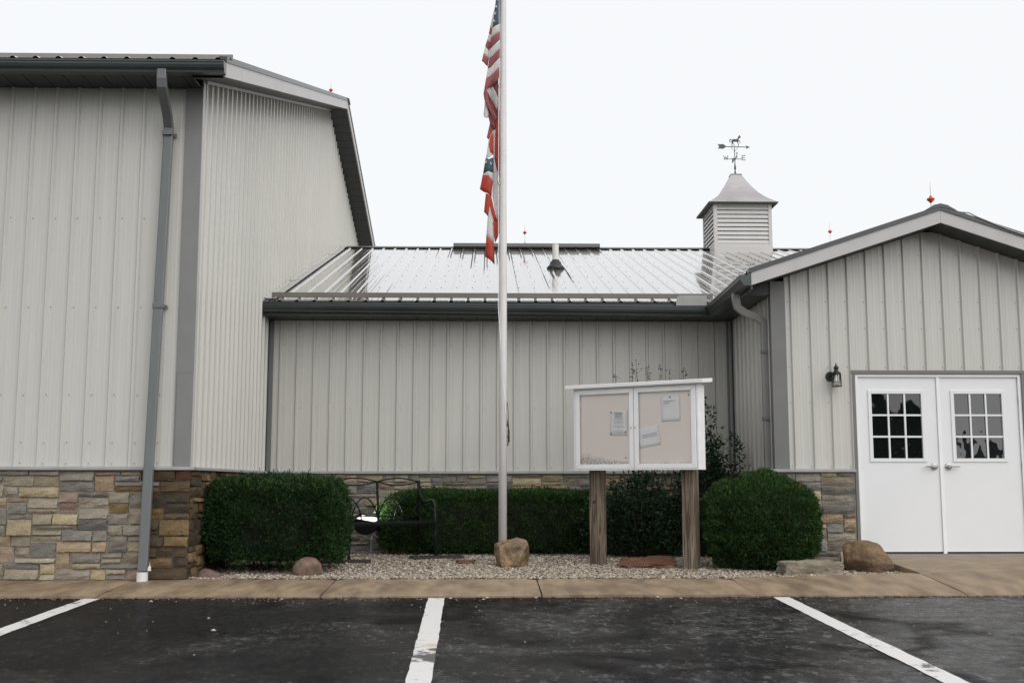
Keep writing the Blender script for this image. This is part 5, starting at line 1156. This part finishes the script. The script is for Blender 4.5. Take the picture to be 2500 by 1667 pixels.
lamp = bpy.data.objects.new('flood_lamp', lamp_d); C.objects.link(lamp); lamp.parent = fl; lamp.location = (.0, -.10, .52); lamp.rotation_euler = Vector((1.0, -.12, .45)).to_track_quat('-Z', 'Y').to_euler()

# ------------------------------------------------------------------ planting
gL = gravel_z(12.5)
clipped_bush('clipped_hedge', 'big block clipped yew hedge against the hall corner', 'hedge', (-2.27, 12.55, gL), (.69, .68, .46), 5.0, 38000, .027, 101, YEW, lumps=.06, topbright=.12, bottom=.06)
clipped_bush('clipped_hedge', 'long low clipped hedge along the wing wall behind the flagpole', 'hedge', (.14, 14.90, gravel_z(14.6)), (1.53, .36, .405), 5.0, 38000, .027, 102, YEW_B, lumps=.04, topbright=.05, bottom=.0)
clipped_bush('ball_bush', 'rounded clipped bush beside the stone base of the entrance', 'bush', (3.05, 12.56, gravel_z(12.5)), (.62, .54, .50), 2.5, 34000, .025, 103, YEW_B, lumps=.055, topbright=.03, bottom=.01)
def wild_shrub(label, loc, rx, ry, h, nst, seed, tall=()):
    rnd = np.random.default_rng(seed); t = thing('leafy_shrub', label, 'shrub', loc); mb = MB(); Ps, Ds, Ls, Ws = [], [], [], []
    stems = []
    for k in range(nst):
        a = rnd.random() * 6.283; r = math.sqrt(rnd.random()); top = h * rnd.uniform(.55, 1.0) * (1.1 - .45 * r); stems.append((rx * r * math.cos(a), ry * r * math.sin(a), top))
    stems += list(tall)
    for (x, y, top) in stems:
        pts = [(x * .35, y * .35, -.05), (x * .6, y * .6, top * .35), (x * .9, y * .9, top * .7), (x + rnd.normal() * .03, y + rnd.normal() * .03, top)]
        mb.tube(pts, [.011, .008, .005, .002], 5)
        pv = [Vector(p) for p in pts]
        m_ = int(190 * min(top, h * 1.1)) if top <= h * 1.3 else int(60 * top)
        for q in range(m_):
            f = .12 + .88 * rnd.random(); s = f * 3; i = min(int(s), 2); p = pv[i].lerp(pv[i + 1], s - i)
            spread = (.15 * (1 - f) + .03) if top <= h * 1.3 else (.02 if f > .5 else .1)
            o = Vector(rnd.normal(size=3)) * spread; o.z *= .6
            d = o.normalized() * .8 + Vector((0, 0, .25)) + Vector(rnd.normal(size=3)) * .3
            Ps.append(p + o * .9); Ds.append(d.normalized()); Ls.append(rnd.uniform(.03, .06) * (1 if top <= h * 1.3 or f < .5 else .65)); Ws.append(Ls[-1] * rnd.uniform(.45, .65))
    mb.build('stems', STEM, t)
    leaves('foliage', SHRUBLEAF, t, np.array([tuple(p) for p in Ps]), np.array([tuple(p) for p in Ds]), np.array(Ls), np.array(Ws), rnd)
wild_shrub('dark leafy shrub behind the notice board with thin shoots rising above it', (1.95, 14.35, gravel_z(14.3)), .72, .38, 1.15, 110, 201,
           tall=((-.32, 0, 2.33), (-.12, .1, 2.42), (.0, -.02, 2.5), (.10, .05, 2.42), (.25, .0, 2.45), (.42, .05, 2.40), (.62, .1, 2.42)))
wild_shrub('tall loose leafy shrub in the corner where wing meets entrance', (2.78, 14.45, gravel_z(14.4)), .40, .36, 1.70, 75, 202, tall=((-.05, 0, 2.05), (.10, .0, 1.9), (.42, -.05, 1.55), (.50, 0, 1.45)))

# ------------------------------------------------------------------ rocks
rock('boulder', 'rough tan rock at the foot of the flagpole', ROCKTAN, (.29, 12.92, gravel_z(12.9) - .03), (.275, .24, .27), .4, 5, rough=.12, cuts=13, flat_bottom=.6, sub=4, clip=(.55, .80))
rock('boulder', 'rounded pink granite rock tucked under the block hedge', ROCKPINK, (-1.85, 11.86, gravel_z(11.9) - .02), (.150, .13, .135), .3, 6, rough=.08, cuts=2, flat_bottom=.65, soft=True)
rock('boulder', 'small mauve rounded stone near the wet stone corner', ROCKMAUVE, (-2.80, 11.66, gravel_z(11.7) - .02), (.135, .09, .115), .1, 8, rough=.08, cuts=2, flat_bottom=.2, soft=True)
rock('boulder', 'big brown boulder beside the white doors', ROCKBROWN, (4.06, 12.30, gravel_z(12.4) - .05), (.31, .25, .245), -.35, 12, rough=.10, cuts=5, flat_bottom=.6, sub=4, soft=True, tilt=(0, rad(9)))
def slab_rock(label, m, loc, sx, sy, h, rz, seed, tilt=(0, 0), amp=.16):
    rr = random.Random(seed); bm = bmesh.new(); bmesh.ops.create_cube(bm, size=1); bmesh.ops.subdivide_edges(bm, edges=bm.edges[:], cuts=5, use_grid_fill=True); sd = Vector((seed, seed * 2.2, seed * .7))
    for v in bm.verts:
        p = v.co.copy(); q = Vector((p.x * 2, p.y * 2, p.z * 1.2)); k = 1 + amp * mnoise.noise(q * 1.3 + sd) + amp * .5 * mnoise.noise(q * 4 + sd); rr_ = (abs(p.x * 2) ** 5 + abs(p.y * 2) ** 5) ** .2
        if rr_ > .9: k *= .97
        v.co = Vector((p.x * sx * k, p.y * sy * k, (p.z + .5) * h * (1 + .2 * mnoise.noise(q * 1.7 + sd * 2))))
    me = bpy.data.meshes.new('slab_rock'); bm.to_mesh(me); bm.free(); o = link('slab_rock', me, m); o.location = loc; o.rotation_euler = (tilt[0], tilt[1], rz); return tag(o, label, 'rock')
slab_rock('long pale grey rock slab in front of the rounded bush', ROCKGREY, (3.36, 11.87, gravel_z(11.9) - .02), .60, .30, .165, .06, 3)
slab_rock('flat rusty brown rock slab between the notice board posts', ROCKRUST, (1.81, 12.78, gravel_z(12.8) - .005),   .56, .36, .10, -.15, 7, tilt=(rad(12), 0), amp=.42)
slab_rock('small flat brown stone lying on gravel before the flagpole hedge', ROCKRUST, (-.25, 13.3, gravel_z(13.3) + .0), .19, .14, .055, .1, 9, amp=.4)

# ------------------------------------------------------------------ trees across the lot, mirrored in the door panes
def conifer(label, loc, h, r, seed):
    rnd = np.random.default_rng(seed); t = thing('conifer_tree', label, 'tree', loc, 0, 'trees across the lot'); MB().tube([(0, 0, -.2), (0, 0, h * .5), (0, 0, h * .97)], [.16, .10, .02], 8).build('trunk', STEM, t)
    n = 14000; f = rnd.random(n) ** .8; a = rnd.random(n) * 6.283; rr = r * (1 - f) ** .8 * (.55 + .45 * rnd.random(n)) * (1 + .25 * np.sin(f * 40 + a * 3)); P = np.stack([rr * np.cos(a), rr * np.sin(a), .25 + f * (h - .2)], 1)
    D = np.stack([np.cos(a), np.sin(a), np.full(n, .1)], 1) + rnd.normal(size=(n, 3)) * .35; D /= np.linalg.norm(D, axis=1)[:, None]
    leaves('crown', CONIFER, t, P, D, rnd.uniform(.2, .42, n), rnd.uniform(.08, .16, n), rnd)
gt = ground_z(0, -46)
for k, (x, y, h, r) in enumerate(((19.3, -31, 7.6, 3.0), (22.2, -33, 6.6, 2.8), (26.6, -34, 5.2, 1.6))):
    conifer(('tall dark conifer mirrored in the door beside the stone base', 'shorter dark conifer mirrored next to the taller one', 'small conifer mirrored in the farther door')[k], (x, y, ground_z(x, y)), h + .3, r, 300 + k)
